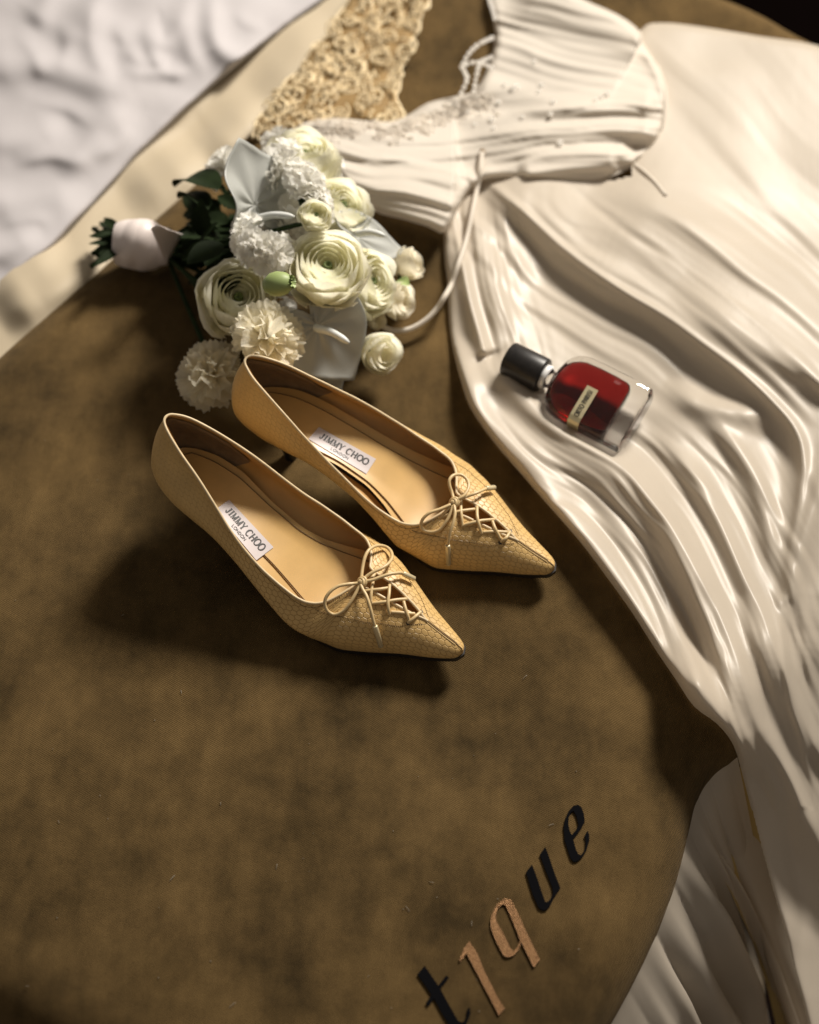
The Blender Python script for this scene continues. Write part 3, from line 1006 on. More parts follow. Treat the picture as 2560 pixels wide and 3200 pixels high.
def glyph(c, thick=0.17, thin=0.07, serif=True):
    """unit-height capital letters (y up), returns strokes and advance"""
    st = []

    def srf(x, y, hw=0.16):
        if serif: st.append(([(x - hw, y), (x + hw, y)], 0.06))
    if c == 'I':
        st.append(([(0.2, 0), (0.2, 1)], thick)); srf(.2, .03, .2); srf(.2, .97, .2); return st, 0.48
    if c == 'J':
        st.append(([(0.36, 1), (0.36, 0.25)], thick)); srf(.36, .97, .2)
        p = arc(0.17, 0.2, 0.19, 0.2, 0, -170); st.append((p, np.linspace(thick, .09, len(p)))); st.append((arc(0.02, .2, .05, .05, 0, 360, 10), .07)); return st, 0.66
    if c == 'M':
        st.append(([(0.14, 0), (0.14, 1)], thin)); st.append(([(0.82, 0), (0.82, 1)], thick)); st.append(([(0.16, 1), (0.48, 0.02)], thick)); st.append(([(0.80, 1), (0.48, 0.02)], thin))
        srf(.14, .03, .15); srf(.82, .03, .17); srf(.1, .97, .12); srf(.86, .97, .12); return st, 1.04
    if c == 'Y':
        st.append(([(0.08, 1), (0.42, 0.45)], thick)); st.append(([(0.76, 1), (0.42, 0.45)], thin)); st.append(([(0.42, 0.48), (0.42, 0)], thick)); srf(.42, .03, .2); srf(.1, .97, .15); srf(.74, .97, .14); return st, 0.86
    if c == 'C':
        p = arc(0.46, 0.5, 0.40, 0.49, 48, 312, 26); w = thin + (thick - thin) * np.clip(-np.cos(np.radians(np.linspace(48, 312, 26))), 0, 1)
        st.append((p, w)); st.append(([(0.74, .74), (0.76, .98)], .07)); return st, 0.92
    if c == 'H':
        st.append(([(0.16, 0), (0.16, 1)], thick)); st.append(([(0.74, 0), (0.74, 1)], thick)); st.append(([(0.16, .5), (0.74, .5)], thin))
        for x in (.16, .74):
            srf(x, .03, .17); srf(x, .97, .17)
        return st, 0.96
    if c == 'O':
        a = np.linspace(0, 360, 33); p = arc(0.48, 0.5, 0.41, 0.49, 0, 360, 33)
        st.append((p, thin + (thick - thin) * np.abs(np.cos(np.radians(a))))); return st, 1.0
    if c == 'L':
        st += [([(0.1, 1), (0.1, 0)], thin), ([(0.07, 0.03), (0.55, 0.03)], thin)]; return st, 0.68
    if c == 'N':
        st += [([(0.1, 0), (0.1, 1)], thin), ([(0.72, 0), (0.72, 1)], thin), ([(0.1, 1), (0.72, 0)], thin)]; return st, 0.92
    if c == 'D':
        p = arc(0.12, 0.5, 0.62, 0.48, -90, 90, 20); st += [([(0.12, 0), (0.12, 1)], thin), (p, thin)]; return st, 0.9
    if c == 'R':
        st += [([(0.1, 0), (0.1, 1)], thin), (arc(0.12, .74, .42, .24, -90, 90, 12), thin), ([(.3, .5), (.58, 0)], thin)]; return st, .74
    if c == 'T':
        st += [([(0.35, 0), (0.35, 1)], thin), ([(0.02, .97), (0.68, .97)], thin)]; return st, .76
    if c == 'P':
        st += [([(0.1, 0), (0.1, 1)], thin), (arc(0.12, .72, .44, .26, -90, 90, 12), thin)]; return st, .7
    if c == 'A':
        st += [([(0.03, 0), (0.4, 1)], thin), ([(0.77, 0), (0.4, 1)], thin), ([(.17, .35), (.63, .35)], thin)]; return st, .84
    if c == 'S':
        st += [(np.vstack([arc(.33, .74, .25, .24, 30, 270, 14), arc(.33, .26, .27, .24, 90, -150, 14)]), thin)]; return st, .7
    return st, 0.5


def text_strokes(txt, x0, x1, yc, hgt, aspect, **kw):
    """text fitted between x0 and x1; returns strokes in label coordinates (u right, v down)"""
    st, x = [], 0
    for c in txt:
        if c == ' ':
            x += 0.5; continue
        g, adv = glyph(c, **kw)
        for p, w in g:
            st.append((np.asarray(p, float) + [x, 0], w))
        x += adv + kw.get('track', 0.0)
    sx = (x1 - x0) / x
    return [(np.stack([x0 + p[:, 0] * sx, yc + hgt / 2 - p[:, 1] * hgt], 1), w) for p, w in st], sx


def make_shoe(tip_px, heel_px, lat_sign, label, tag_px, lace, group):
    A, Bk = un(*tip_px, 0.006), un(*heel_px, 0.10)
    d = A - Bk; d[2] = 0
    L = np.linalg.norm(d); d /= L
    n = np.array([-d[1], d[0], 0])
    org = np.array([Bk[0], Bk[1], 0.0])
    gz = float(fHB(*[np.array([c]) for c in (org + d * 0.66 * L)[:2]])[0])
    root = empty('pump_shoe', org + d * 0.66 * L + np.array([0, 0, gz]))
    tag(root, label, 'shoe', group)

    def W3(x, y, z):
        return org + np.outer(np.atleast_1d(x), d) + np.outer(np.atleast_1d(y), n) + np.outer(np.atleast_1d(z), [0, 0, 1.])

    def part(o):
        return adopt(o, root)
    # ---- upper and lining
    nv = 22
    V = np.linspace(0, 1, nv)

    def shell(inset, drop):
        vs_, fs, uvs = [], [], []
        for lat in (True, False):
            sg = lat_sign if lat else -lat_sign
            base = len(vs_)
            Sg, Vg = np.meshgrid(SS, V, indexing='ij')
            x, y, z = section(Sg, Vg, lat, L, inset, drop)
            pts = W3(x.ravel(), sg * y.ravel(), z.ravel())
            dv = np.sqrt(np.diff(y, axis=1) ** 2 + np.diff(z, axis=1) ** 2)
            arc_ = np.concatenate([np.zeros((len(SS), 1)), np.cumsum(dv, 1)], 1)
            fromtop = arc_[:, -1:] - arc_
            vs_ += list(pts)
            vv_ = np.where(Sg < 0.6, fromtop, fromtop) * (1 if lat else -1)
            uvs += list(np.stack([x.ravel(), vv_.ravel()], 1))
            ff_ = grid_faces(len(SS), nv)
            if sg < 0: ff_ = [tuple(q) for q in ff_]
            else: ff_ = [tuple(reversed(q)) for q in ff_]
            fs += [tuple(i + base for i in q) for q in ff_]
        return vs_, fs, uvs

    def weld(o):
        bm = bmesh.new(); bm.from_mesh(o.data)
        bmesh.ops.remove_doubles(bm, verts=bm.verts, dist=2e-5)
        bmesh.ops.dissolve_degenerate(bm, edges=bm.edges, dist=1e-6)
        bm.to_mesh(o.data); bm.free()
        o.data.polygons.foreach_set('use_smooth', [True] * len(o.data.polygons))
        return o
    vs_, fs, uvs = shell(0, 0)
    upper = part(weld(mk('upper', vs_, fs, M['leather'], uvs=uvs)))
    vs_, fs, uvs = shell(0.0018, 0.0016)
    lining = part(weld(mk('lining', vs_, [tuple(reversed(q)) for q in fs], M['lining'])))
    # ---- heel grip inside the back
    gv = []
    gs = np.linspace(0, 1, 34); gvv = np.linspace(0.06, 0.95, 14)
    for lat in (True, False):
        sg = lat_sign if lat else -lat_sign
        Sg, Vg = np.meshgrid(gs, gvv, indexing='ij')
        smax = 0.10 + 0.105 * np.sin(np.clip((Vg - 0.06) / 0.89, 0, 1) * math.pi * 0.62 + 0.55)
        s_ = (Sg ** 2) * smax
        x, y, z = section(s_, Vg, lat, L, 0.0027, 0)
        vs2 = W3(x.ravel(), sg * y.ravel(), z.ravel())
        gv.append((vs2, sg))
    m = MB()
    for vs2, sg in gv:
        f2 = grid_faces(len(gs), len(gvv))
        m.add(vs2, f2 if sg > 0 else [tuple(reversed(q)) for q in f2])
    grip = part(weld(m.build('heel_grip', M['grip'])))
    # ---- topline binding
    path = []
    for lat, seq in ((True, SS[::-1]), (False, SS[1:])):
        sg = lat_sign if lat else -lat_sign
        sq = seq[seq < 0.882]
        x, y, z = section(sq, np.ones(len(sq)), lat, L)
        y = np.maximum(y - 0.0004, 0)
        path.append(W3(x, sg * y, z + 0.0001))
    P = np.vstack(path)
    P = P[np.r_[True, np.linalg.norm(np.diff(P, axis=0), axis=1) > 4e-4]]
    part(mk('topline_binding', *tube(P, 0.00095, 8), M['binding']))
    # ---- seam from the lacing to the toe tip
    s_ = np.linspace(.875, .997, 40)
    seam = W3(s_ * L, np.zeros(40), Z_T(s_) + 0.00012)
    part(mk('toe_seam', *tube(seam, 0.00032, 6), M['stitch']))
    for off in (-1, 1):
        s2 = np.linspace(.88, .985, 40)
        pth = []
        for q in s2:
            x, y, z = section(np.array([q]), np.array([0.93]), off > 0, L)
            pth.append(W3(x, off * lat_sign * np.minimum(y, 0.0010), z + 0.0001)[0])
        part(mk('seam_ridge', *tube(catmull(pth[::4], 4), 0.0004, 6), M['leather_plain']))
    # ---- insole
    si = np.r_[np.linspace(0.0, 0.06, 14) ** 1.0, np.linspace(0.07, .93, 70)]
    us = np.linspace(-1, 1, 17)

    def insole_pt(s, u, lift=0.0):
        r = math.sqrt(max(s, 0))
        wl, wm = float(F_LAT(r)) - 0.0012, float(F_MED(r)) - 0.0012
        wl, wm = max(wl, 0), max(wm, 0)
        y = (wl if u * lat_sign > 0 else wm) * u
        z = float(Z_B(s)) + 0.0042 + 0.0032 * u * u * (1 - 0.6 * s) + lift
        back = max(0, 1 - s / 0.22) ** 2
        return s * L + (-0.0055 + 0.0012) * back, y, z
    iv = []
    for s in si:
        for u in us:
            x, y, z = insole_pt(s, u)
            iv.append(W3(x, y, z)[0])
    f_i = [tuple(reversed(q)) for q in grid_faces(len(si), len(us))]
    insole = part(mk('insole', iv, f_i, M['insole']))
    # raised sock lining with a stitched edge
    sv, edge_l, edge_r = [], [], []
    for s in np.r_[0.012, 0.016, 0.022, np.linspace(0.03, .62, 50)]:
        k = 0.80 * min(1, math.sqrt(max(s - 0.012, 0) / 0.03)) * (0.93 + .07 * s)
        k = max(k, 0.02)
        for u in np.linspace(-1, 1, 13):
            x, y, z = insole_pt(s, u * k, 0.0009)
            sv.append(W3(x, y, z)[0])
        for u, e in ((-1, edge_l), (1, edge_r)):
            x, y, z = insole_pt(s, u * k * 0.97, 0.0011)
            e.append(W3(x, y, z)[0])
    sock = part(mk('sock_lining', sv, [tuple(reversed(q)) for q in grid_faces(len(sv) // 13, 13)], M['insole']))
    eo = mk('edge_groove', *tube(np.array(edge_l[::-1] + edge_r), 0.00033, 6), M['stitch'])
    adopt(eo, root)
    # ---- maker's label on the sock lining
    def insole_h(px, py):
        d_ = rays(np.array([px]), np.array([py]))[0]
        lo, hi = 0.0, 0.09
        for _ in range(40):
            z = (lo + hi) / 2
            p = CP + d_ * ((z - CP[2]) / d_[2])
            q = p - org
            s = (q @ d) / L; y = q @ n
            r = math.sqrt(min(max(s, 0), 1))
            w = float((F_LAT if y * lat_sign > 0 else F_MED)(r)) - 0.0012
            u = max(-1.2, min(1.2, abs(y) / max(w, 1e-3)))
            zz = float(Z_B(s)) + 0.0042 + 0.0032 * u * u * (1 - 0.6 * s)
            if z > zz + 0.0012: hi = z
            else: lo = z
        return CP + d_ * ((lo - CP[2]) / d_[2])
    cor = np.array(tag_px, float)                # top left, top right, bottom right, bottom left in reading order
    nu_, nv_ = 15, 7
    LP = np.zeros((nu_, nv_, 3))
    for i in range(nu_):
        for j in range(nv_):
            u, v = i / (nu_ - 1), j / (nv_ - 1)
            p = (cor[0] * (1 - u) + cor[1] * u) * (1 - v) + (cor[3] * (1 - u) + cor[2] * u) * v
            LP[i, j] = insole_h(*p)

    def lab(u, v, lift=0.0):
        a, b = min(max(u, 0), .9999) * (nu_ - 1), min(max(v, 0), .9999) * (nv_ - 1)
        i, j = int(a), int(b); a -= i; b -= j
        p = LP[i, j] * (1 - a) * (1 - b) + LP[i + 1, j] * a * (1 - b) + LP[i, j + 1] * (1 - a) * b + LP[i + 1, j + 1] * a * b
        return p + np.array([0, 0, 0.0004 + lift])
    tv = [LP[i, j] + np.array([0, 0, 0.00025]) for i in range(nu_) for j in range(nv_)]
    tg = part(mk('maker_label', tv, [tuple(reversed(q)) for q in grid_faces(nu_, nv_)], M['tag']))
    tg.parent = sock; tg.matrix_parent_inverse = Matrix.Identity(4)
    st, _ = text_strokes('JIMMY CHOO', .13, .93, .40, .33, 1)
    st = [(p, np.asarray(w) * .05) if np.isscalar(w) else (p, np.asarray(w) * .05) for p, w in st]
    asp = np.linalg.norm(LP[-1, 0] - LP[0, 0]) / np.linalg.norm(LP[0, -1] - LP[0, 0])

    def put(strokes, hgt, wscale):
        out = []
        for p, w in strokes:
            # widths are in letter heights; work in isotropic units (u * asp, v)
            out.append((np.stack([p[:, 0] * asp, p[:, 1]], 1), np.asarray(w) * wscale if not np.isscalar(w) else w * wscale))
        return out
    st, _ = text_strokes('JIMMY CHOO', .11, .94, .40, .36, 1, thick=.22, thin=.10)
    st2, _ = text_strokes('LONDON', .35, .66, .78, .15, 1, serif=False, thin=.17)
    allst = put(st, .36, .36) + put(st2, .15, .15)
    lt = ribbon_text(allst, lambda a, b, l=0: lab(a / asp, b, 0.00012 + l * .5), 'printed_lettering', M['ink'], None)
    lt.parent = tg.parent; lt.matrix_parent_inverse = Matrix.Identity(4)
    lt['kind'] = 'stuff'
    # ---- outsole
    so = SS[::2] if SS[-1] in SS[::2] else np.r_[SS[::2], SS[-1]]
    ov = []
    for s in so:
        r = math.sqrt(s)
        wl, wm = float(F_LAT(r)), float(F_MED(r))
        k = 0.93 if s < .5 else 1.0
        e = 0.0007 * min(1, (s / .01), ((1 - s) / .01)) if s > .55 else 0
        z = float(Z_B(s))
        back = max(0, 1 - s / 0.22) ** 2
        x = s * L + (0.0012 if s > .98 else 0) * (s - .98) / .02 - .0055 * back
        for sg, w in ((1, wl), (-1, wm)):
            ov.append((x, sg * lat_sign * (w * k + e), z + 0.0012))
            ov.append((x, sg * lat_sign * (w * k + e), z - 0.0022))
    ov = np.array(ov)
    ov = W3(ov[:, 0], ov[:, 1], ov[:, 2])
    of = []
    for i in range(len(so) - 1):
        a, b = 4 * i, 4 * i + 4
        of += [(a, b, b + 1, a + 1), (a + 2, a + 3, b + 3, b + 2), (a + 1, b + 1, b + 3, a + 3), (a, a + 2, b + 2, b)]
    part(mk('outsole', ov, of, M['sole'], smooth=False))
    # ---- slim kitten heel
    hz = [(0.0, .0046, .0042, .112), (.004, .0046, .0042, .112), (.012, .0052, .005, .112), (.022, .0075, .0075, .108), (.032, .012, .0115, .104), (.040, .0175, .017, .098), (.0455, .0225, .021, .092)]
    hv = []
    for z, a, b, sc in hz:
        for k in range(20):
            t = 2 * math.pi * k / 20
            hv.append(W3(sc * L + a * math.cos(t), b * math.sin(t) + lat_sign * .003, z + gz * (1 - z / .0455) - 0.0015)[0])
    hf = grid_faces(len(hz), 20)
    hf = []
    for i in range(len(hz) - 1):
        for k in range(20):
            l = (k + 1) % 20
            hf.append((i * 20 + k, i * 20 + l, i * 20 + 20 + l, i * 20 + 20 + k))
    hf.append(tuple(range(20))[::-1])
    part(mk('heel', hv, hf, M['sole']))

    # ---- lacing, traced on the vamp
    def vamp_z(s, y):
        """height of the (filled) upper over local s, y"""
        lat = y * lat_sign > 0
        s = min(max(s, 0.3), .999)
        r = math.sqrt(s)
        w = float((W_LAT if lat else W_MED)(r))
        zc, zb = float(Z_T(max(s, .66))) + max(0, .66 - s) * .10, float(Z_B(s))
        k = min(abs(y) / max(w, 1e-4), 1)
        return zb + (zc - zb) * (1 - k ** 2.3) ** 0.62

    def on(px, py, lift):
        d_ = rays(np.array([px]), np.array([py]))[0]
        lo, hi = 0.0, 0.12
        for _ in range(40):
            z = (lo + hi) / 2
            p = CP + d_ * ((z - CP[2]) / d_[2])
            q = p - org
            if z > vamp_z((q @ d) / L, q @ n) + lift: hi = z
            else: lo = z
        return CP + d_ * ((lo - CP[2]) / d_[2])
    R = 0.00115

    def cord(pts, lifts, name='lace', r=R, sub=6):
        n_ = len(pts)
        li = np.interp(np.linspace(0, 1, n_), np.linspace(0, 1, len(lifts)), lifts)
        P = catmull([on(*p, l / 1000) for p, l in zip(pts, li)], sub)
        return part(mk(name, *tube(P, r, 8), M['cord']))
    kn = lace['knot']
    kp = on(*kn, 0.005)
    # knot: a short fat wrapped coil
    kv = MB()
    for a, off in ((0.0, 0.0), (0.5, 0.0012)):
        t = np.linspace(0, 2 * math.pi, 20, endpoint=False)
        ring = np.stack([0.0026 * np.cos(t), (0.0017 + off * .3) * np.sin(t), 0.0016 * np.sin(t + a)], 1)
        dx, dy = d, n
        ring3 = kp + np.outer(ring[:, 0], 0.6 * n - .8 * d) + np.outer(ring[:, 1] + off, 0.8 * n + .6 * d) + np.outer(ring[:, 2], [0, 0, 1.])
        kv.add(*tube(ring3, 0.0012, 8, closed=True))
    v_, f_ = lathe([(0.0001, -.0022), (.0018, -.0016), (.0024, 0), (.0018, .0016), (.0001, .0022)], 12)
    kv.add([kp + np.array(q) for q in v_], f_)
    ko = part(kv.build('bow_knot', M['cord']))
    ko['kind'] = 'stuff'
    for p, l in lace['loops']: cord(p, l, 'bow_loop')
    for p, l, ag in lace['tails']:
        cord(p, l, 'bow_tail')
        a, b = on(*ag[0], ag[2] / 1000), on(*ag[1], ag[3] / 1000)
        e = (b - a) / np.linalg.norm(b - a)
        part(mk('aglet', *tube([a, a + e * .0003, a + e * .0008, b - e * .0004, b], [.0012, .0018, .0019, .0018, .0014], 12), M['aglet']))
    for p, l in lace['bars']: cord(p, l, 'lace')
    for p in lace['eyelets']:
        c = on(*p, 0.0003)
        e1 = on(p[0] + 4, p[1], 0.0003) - c; e1 /= np.linalg.norm(e1)
        e2 = on(p[0], p[1] - 4, 0.0003) - c; e2 -= e1 * (e1 @ e2); e2 /= np.linalg.norm(e2)
        nn = np.cross(e1, e2)
        t = np.linspace(0, 2 * math.pi, 14, endpoint=False)
        ring = [c + 0.0013 * (math.cos(a) * e1 + math.sin(a) * e2) + nn * .0002 for a in t]
        part(mk('eyelet', ring + [c + nn * 0.0002], [(i, (i + 1) % 14, 14) for i in range(14)], M['sole'], smooth=False))
    # ---- stitching: facing seams on both sides of the lacing and along the throat
    sm = MB()
    for lat in (True, False):
        sg = lat_sign if lat else -lat_sign
        ss_ = np.linspace(.60, .875, 62)
        vv2 = np.interp(ss_, [.60, .66, .74, .82, .875], [.86, .60, .60, .68, .90])
        x, y, z = section(ss_, vv2, lat, L)
        P = W3(x, sg * y, z)
        for i in range(0, len(P) - 1):
            a, b = P[i], P[i] + (P[i + 1] - P[i]) * .62
            nn = np.array([0, 0, .00018]) + n * sg * .00012
            sm.add(*tube([a + nn * .3, (a + b) / 2 + nn, b + nn * .3], [.0002, .0003, .0002], 5))
        ss_ = np.linspace(.40, .655, 80)
        x, y, z = section(ss_, np.interp(ss_, [.4, .58, .62, .655], [.93, .90, .93, .94]), lat, L)
        P = W3(x, sg * y, z)
        for i in range(0, len(P) - 1):
            a, b = P[i], P[i] + (P[i + 1] - P[i]) * .6
            nn = n * sg * .0002 + np.array([0, 0, .0001])
            sm.add(*tube([a + nn * .3, (a + b) / 2 + nn, b + nn * .3], [.00015, .00024, .00015], 5))
    so_ = part(sm.build('stitching', M['stitch']))
    so_['kind'] = 'stuff'
    return root


c3 = lambda l: [(960 + x / 3.45, 1680 + y / 3.45) for x, y in l]
c2 = lambda l: [(900 + x / 1.96, 1400 + y / 1.96) for x, y in l]
lace_a = dict(
    knot=c3([(580, 482)])[0],
    loops=[(c3([(585, 460), (588, 400), (602, 300), (622, 215), (660, 142), (720, 97), (790, 86), (860, 106), (905, 152), (917, 212), (880, 277), (810, 327), (720, 367), (650, 412), (598, 462)]), [5, 6, 8, 9, 9, 8, 7, 5]),
           (c3([(560, 492), (500, 497), (440, 502), (340, 522), (260, 572), (207, 640), (190, 712), (214, 782), (270, 825), (332, 822), (400, 782), (452, 720), (502, 640), (545, 560), (572, 508)]), [5, 6, 6, 5, 3, 3, 4, 5])],
    tails=[(c3([(600, 475), (700, 458), (800, 422), (900, 392), (1000, 380), (1032, 386)]), [5.5, 6, 7, 7], (*c3([(1030, 385), (1160, 447)]), 7, 9)),
           (c3([(580, 510), (600, 560), (635, 620), (662, 690), (690, 790), (710, 880), (730, 952)]), [5.5, 6.5, 7.5, 7.5], (*c3([(729, 948), (798, 1176)]), 7.5, 8.0))],
    bars=[(c3([(545, 600), (600, 580), (680, 568), (790, 556), (872, 543)]), [.4, 2.4, 2.4, .4]), (c3([(712, 470), (702, 520), (690, 610), (688, 700)]), [1, 3, 1.2]),
          (c3([(685, 712), (770, 702), (860, 690), (960, 672), (1075, 662)]), [.8, 2.6, 2.4, .6]), (c3([(888, 508), (884, 600), (872, 690), (876, 770), (886, 828)]), [.6, 3.4, 3.6, .6]),
          (c3([(900, 802), (1000, 808), (1100, 818), (1160, 822)]), [.6, 1.2, .5]), (c3([(1040, 688), (1062, 770), (1085, 840), (1098, 885)]), [.6, 2.4, .8]),
          (c3([(1086, 918), (1120, 892), (1170, 850), (1228, 798)]), [.3, 2.6, .3]), (c3([(440, 625), (470, 575), (520, 545), (560, 530)]), [.4, 2.5, 4]),
          (c3([(735, 330), (728, 390), (690, 440), (640, 470)]), [.4, 2, 4])],
    eyelets=c3([(440, 632), (735, 325), (548, 602), (888, 512), (880, 832), (1072, 662), (1088, 922), (1230, 800), (682, 716)]))
lace_b = dict(
    knot=c2([(1013, 335)])[0],
    loops=[(c2([(1018, 325), (1005, 275), (990, 230), (990, 195), (1015, 167), (1060, 165), (1098, 195), (1107, 240), (1080, 290), (1040, 315), (1022, 328)]), [5, 6, 8, 9, 9, 8, 7, 5]),
           (c2([(1000, 345), (930, 375), (870, 396), (830, 430), (815, 470), (830, 503), (880, 515), (930, 500), (970, 450), (998, 395), (1010, 352)]), [5, 6, 5, 3, 3, 4, 5])],
    tails=[(c2([(1030, 325), (1090, 298), (1150, 277), (1215, 248)]), [5.5, 6, 7, 7], (*c2([(1213, 248), (1266, 242)]), 7, 9)),
           (c2([(1018, 350), (1024, 400), (1012, 460), (992, 520), (979, 592)]), [5.5, 6.5, 7.5, 7.5], (*c2([(978, 594), (984, 716)]), 7.5, 8.0))],
    bars=[(c2([(935, 425), (1000, 402), (1060, 386), (1145, 375)]), [.4, 2.4, 2.4, .4]), (c2([(1060, 320), (1060, 380), (1065, 430), (1070, 482)]), [1, 3, 1.2]),
          (c2([(1062, 478), (1120, 460), (1180, 446), (1265, 438)]), [.8, 2.6, 2.4, .6]), (c2([(1158, 358), (1160, 420), (1172, 475), (1186, 528)]), [.6, 3.4, 3.6, .6]),
          (c2([(1190, 516), (1260, 512), (1350, 516)]), [.6, 1.2, .5]), (c2([(1252, 448), (1270, 495), (1305, 560)]), [.6, 2.4, .8]),
          (c2([(1302, 574), (1335, 552), (1362, 512)]), [.3, 2.6, .3]), (c2([(935, 425), (960, 395), (995, 360)]), [.4, 2.5, 4]),
          (c2([(1075, 285), (1055, 310), (1030, 328)]), [.4, 2, 4])],
    eyelets=c2([(933, 428), (1075, 284), (1158, 358), (1184, 532), (1266, 438), (1300, 578), (1364, 510), (1060, 482)]))
z1 = lambda l: [(460 + x / 2.695, 1080 + y / 2.695) for x, y in l]
z3 = lambda l: [(700 + x / 2.156, 1050 + y / 2.156) for x, y in l]
shoe_a = make_shoe((1447, 2045), (518, 1303), -1, 'beige embossed pointed pump with laced bow, its heel turned towards the open velvet', z1([(690, 1300), (1065, 1700), (920, 1810), (570, 1385)]), lace_a, None)
shoe_b = make_shoe((1732, 1785), (768, 1120), 1, 'beige embossed pointed pump with laced bow, its heel against the bouquet', z3([(640, 615), (1025, 830), (960, 930), (570, 695)]), lace_b, None)

# ------------------------------------------------------------------ dress trimmings
SK_P, BO_P = SHEETS['skirt'], SHEETS['bodice']


def on_cloth(P, x, y, lift=0.0):
    """point of a draped cloth seen at view pixel (x, y), moved towards the camera by lift"""
    i = np.argmin((P[0] - x) ** 2 + (P[1] - y) ** 2)
    p = P[2][i]
    z = p[2]
    q = uv(x, y, z)
    return q + (CP - q) / np.linalg.norm(CP - q) * lift


def cloth_cord(name, pts, r, mat, parent, sub=6, seg=8):
    """pts: (x, y, cloth or None, lift in m or height)"""
    P = [on_cloth(c, x, y, l) if c is not None else uv(x, y, l) for x, y, c, l in pts]
    o = mk(name, *tube(catmull(P, sub), r, seg), mat)
    return adopt(o, parent)


cloth_cord('strap_cord', [(1015, 322, BO_P, .003), (1011, 360, BO_P, .0035), (1004, 400, SK_P, .006), (994, 450, SK_P, .005), (982, 505, SK_P, .004), (966, 555, SK_P, .004), (950, 600, SK_P, .005),
                          (938, 622, None, .020), (920, 650, None, .014), (895, 675, None, .010), (862, 693, None, .008), (830, 696, None, .010), (806, 688, None, .014)], 0.0021, M['satin_light'], dress)
cloth_cord('cord_tip', [(1016, 316, BO_P, .003), (1014.5, 330, BO_P, .0034)], 0.0023, M['grip'], dress)
edge_pts = [(1348, 68), (1360, 98), (1386, 140), (1403, 196), (1399, 250), (1380, 300), (1334, 345), (1290, 371), (1262, 384)]
cloth_cord('bodice_piping', [(x - 2, y, BO_P, .0012) for x, y in edge_pts], 0.0016, M['satin_light'], dress)
cloth_cord('back_cord', [(1332, 345, BO_P, .003), (1352, 358, SK_P, .002), (1378, 382, SK_P, .0012), (1402, 412, SK_P, .0008)], 0.0016, M['satin_light'], dress)

pv, pf = lathe([(1e-4, -1), (.38, -.92), (.71, -.71), (.92, -.38), (1, 0), (.92, .38), (.71, .71), (.38, .92), (1e-4, 1)], 12)
pearl_me = {}
random.seed(11)


def pearl(p, r, clear=False):
    if clear not in pearl_me:
        o = mk('bead' if clear else 'pearl', pv, pf, M['pearl'])
        pearl_me[clear] = o.data
    else:
        o = link(bpy.data.objects.new('bead' if clear else 'pearl', pearl_me[clear]))
    o.scale = (r, r, r)
    o.location = p
    adopt(o, dress)


strands = [[(972, 195, .030), (984, 165, .034), (975, 140, .036), (988, 112, .038), (1010, 92, .038), (1040, 78, .034)],
           [(998, 192, .030), (1004, 160, .034), (1012, 132, .038), (1034, 120, .034)],
           [(972, 140, .034), (990, 132, .037), (1012, 132, .036), (1036, 142, .03)],
           [(1030, -6, .032), (1038, 20, .034), (1044, 44, .034)]]
for st in strands:
    P = catmull([uv(*p) for p in st], 8)
    acc, last = 0, P[0]
    pearl(P[0], .0020)
    for a in P[1:]:
        if np.linalg.norm(a - last) > .0041:
            pearl(a, random.uniform(.0018, .0022)); last = a
for (x, y) in [(1125, 130), (1062, 178), (1080, 186), (1088, 183), (1140, 180), (1165, 215), (1160, 240), (1050, 215), (1040, 270), (1100, 246), (1278, 198), (1266, 206), (1254, 212), (985, 236), (1036, 252), (1180, 300), (1000, 262), (1135, 193)]:
    pearl(on_cloth(BO_P, x, y, .0008), random.uniform(.0018, .0028), True)
# white lace appliqué along the neckline
rng = random.Random(3)
lm = MB()


def curl(c, r, tr, nrm, turns, seg=5, n=14):
    """small spiral of thread round c in the plane normal to nrm"""
    nrm = np.array(nrm) / np.linalg.norm(nrm)
    e1 = np.cross(nrm, [rng.uniform(-1, 1), rng.uniform(-1, 1), .3]); e1 /= np.linalg.norm(e1)
    e2 = np.cross(nrm, e1)
    ph = rng.uniform(0, 6.28)
    P = []
    for i in range(n):
        t = i / (n - 1)
        a = ph + turns * 6.283 * t
        q = r * (0.25 + 0.75 * t)
        P.append(np.array(c) + q * (math.cos(a) * e1 + math.sin(a) * e2) + nrm * .0006 * math.sin(5 * a))
    return tube(P, tr, seg)


neck = catmull([(660, 262), (740, 262), (810, 266), (870, 258), (930, 236), (985, 216), (1030, 205)], 20)
for i in range(200):
    q = neck[rng.randrange(len(neck))]
    off = abs(rng.gauss(0, 1))
    x, y = q[0] + rng.uniform(-10, 10) + off * 6, q[1] - 4 + off * 15
    c = on_cloth(BO_P, x, y, rng.uniform(.0002, .0012))
    lm.add(*curl(c, rng.uniform(.0020, .0050), rng.uniform(.0004, .0007), (rng.uniform(-.2, .2), rng.uniform(-.6, -.1), 1), rng.uniform(.8, 2.0)))
o = adopt(lm.build('lace_applique', M['lace_white']), dress)
o['kind'] = 'stuff'

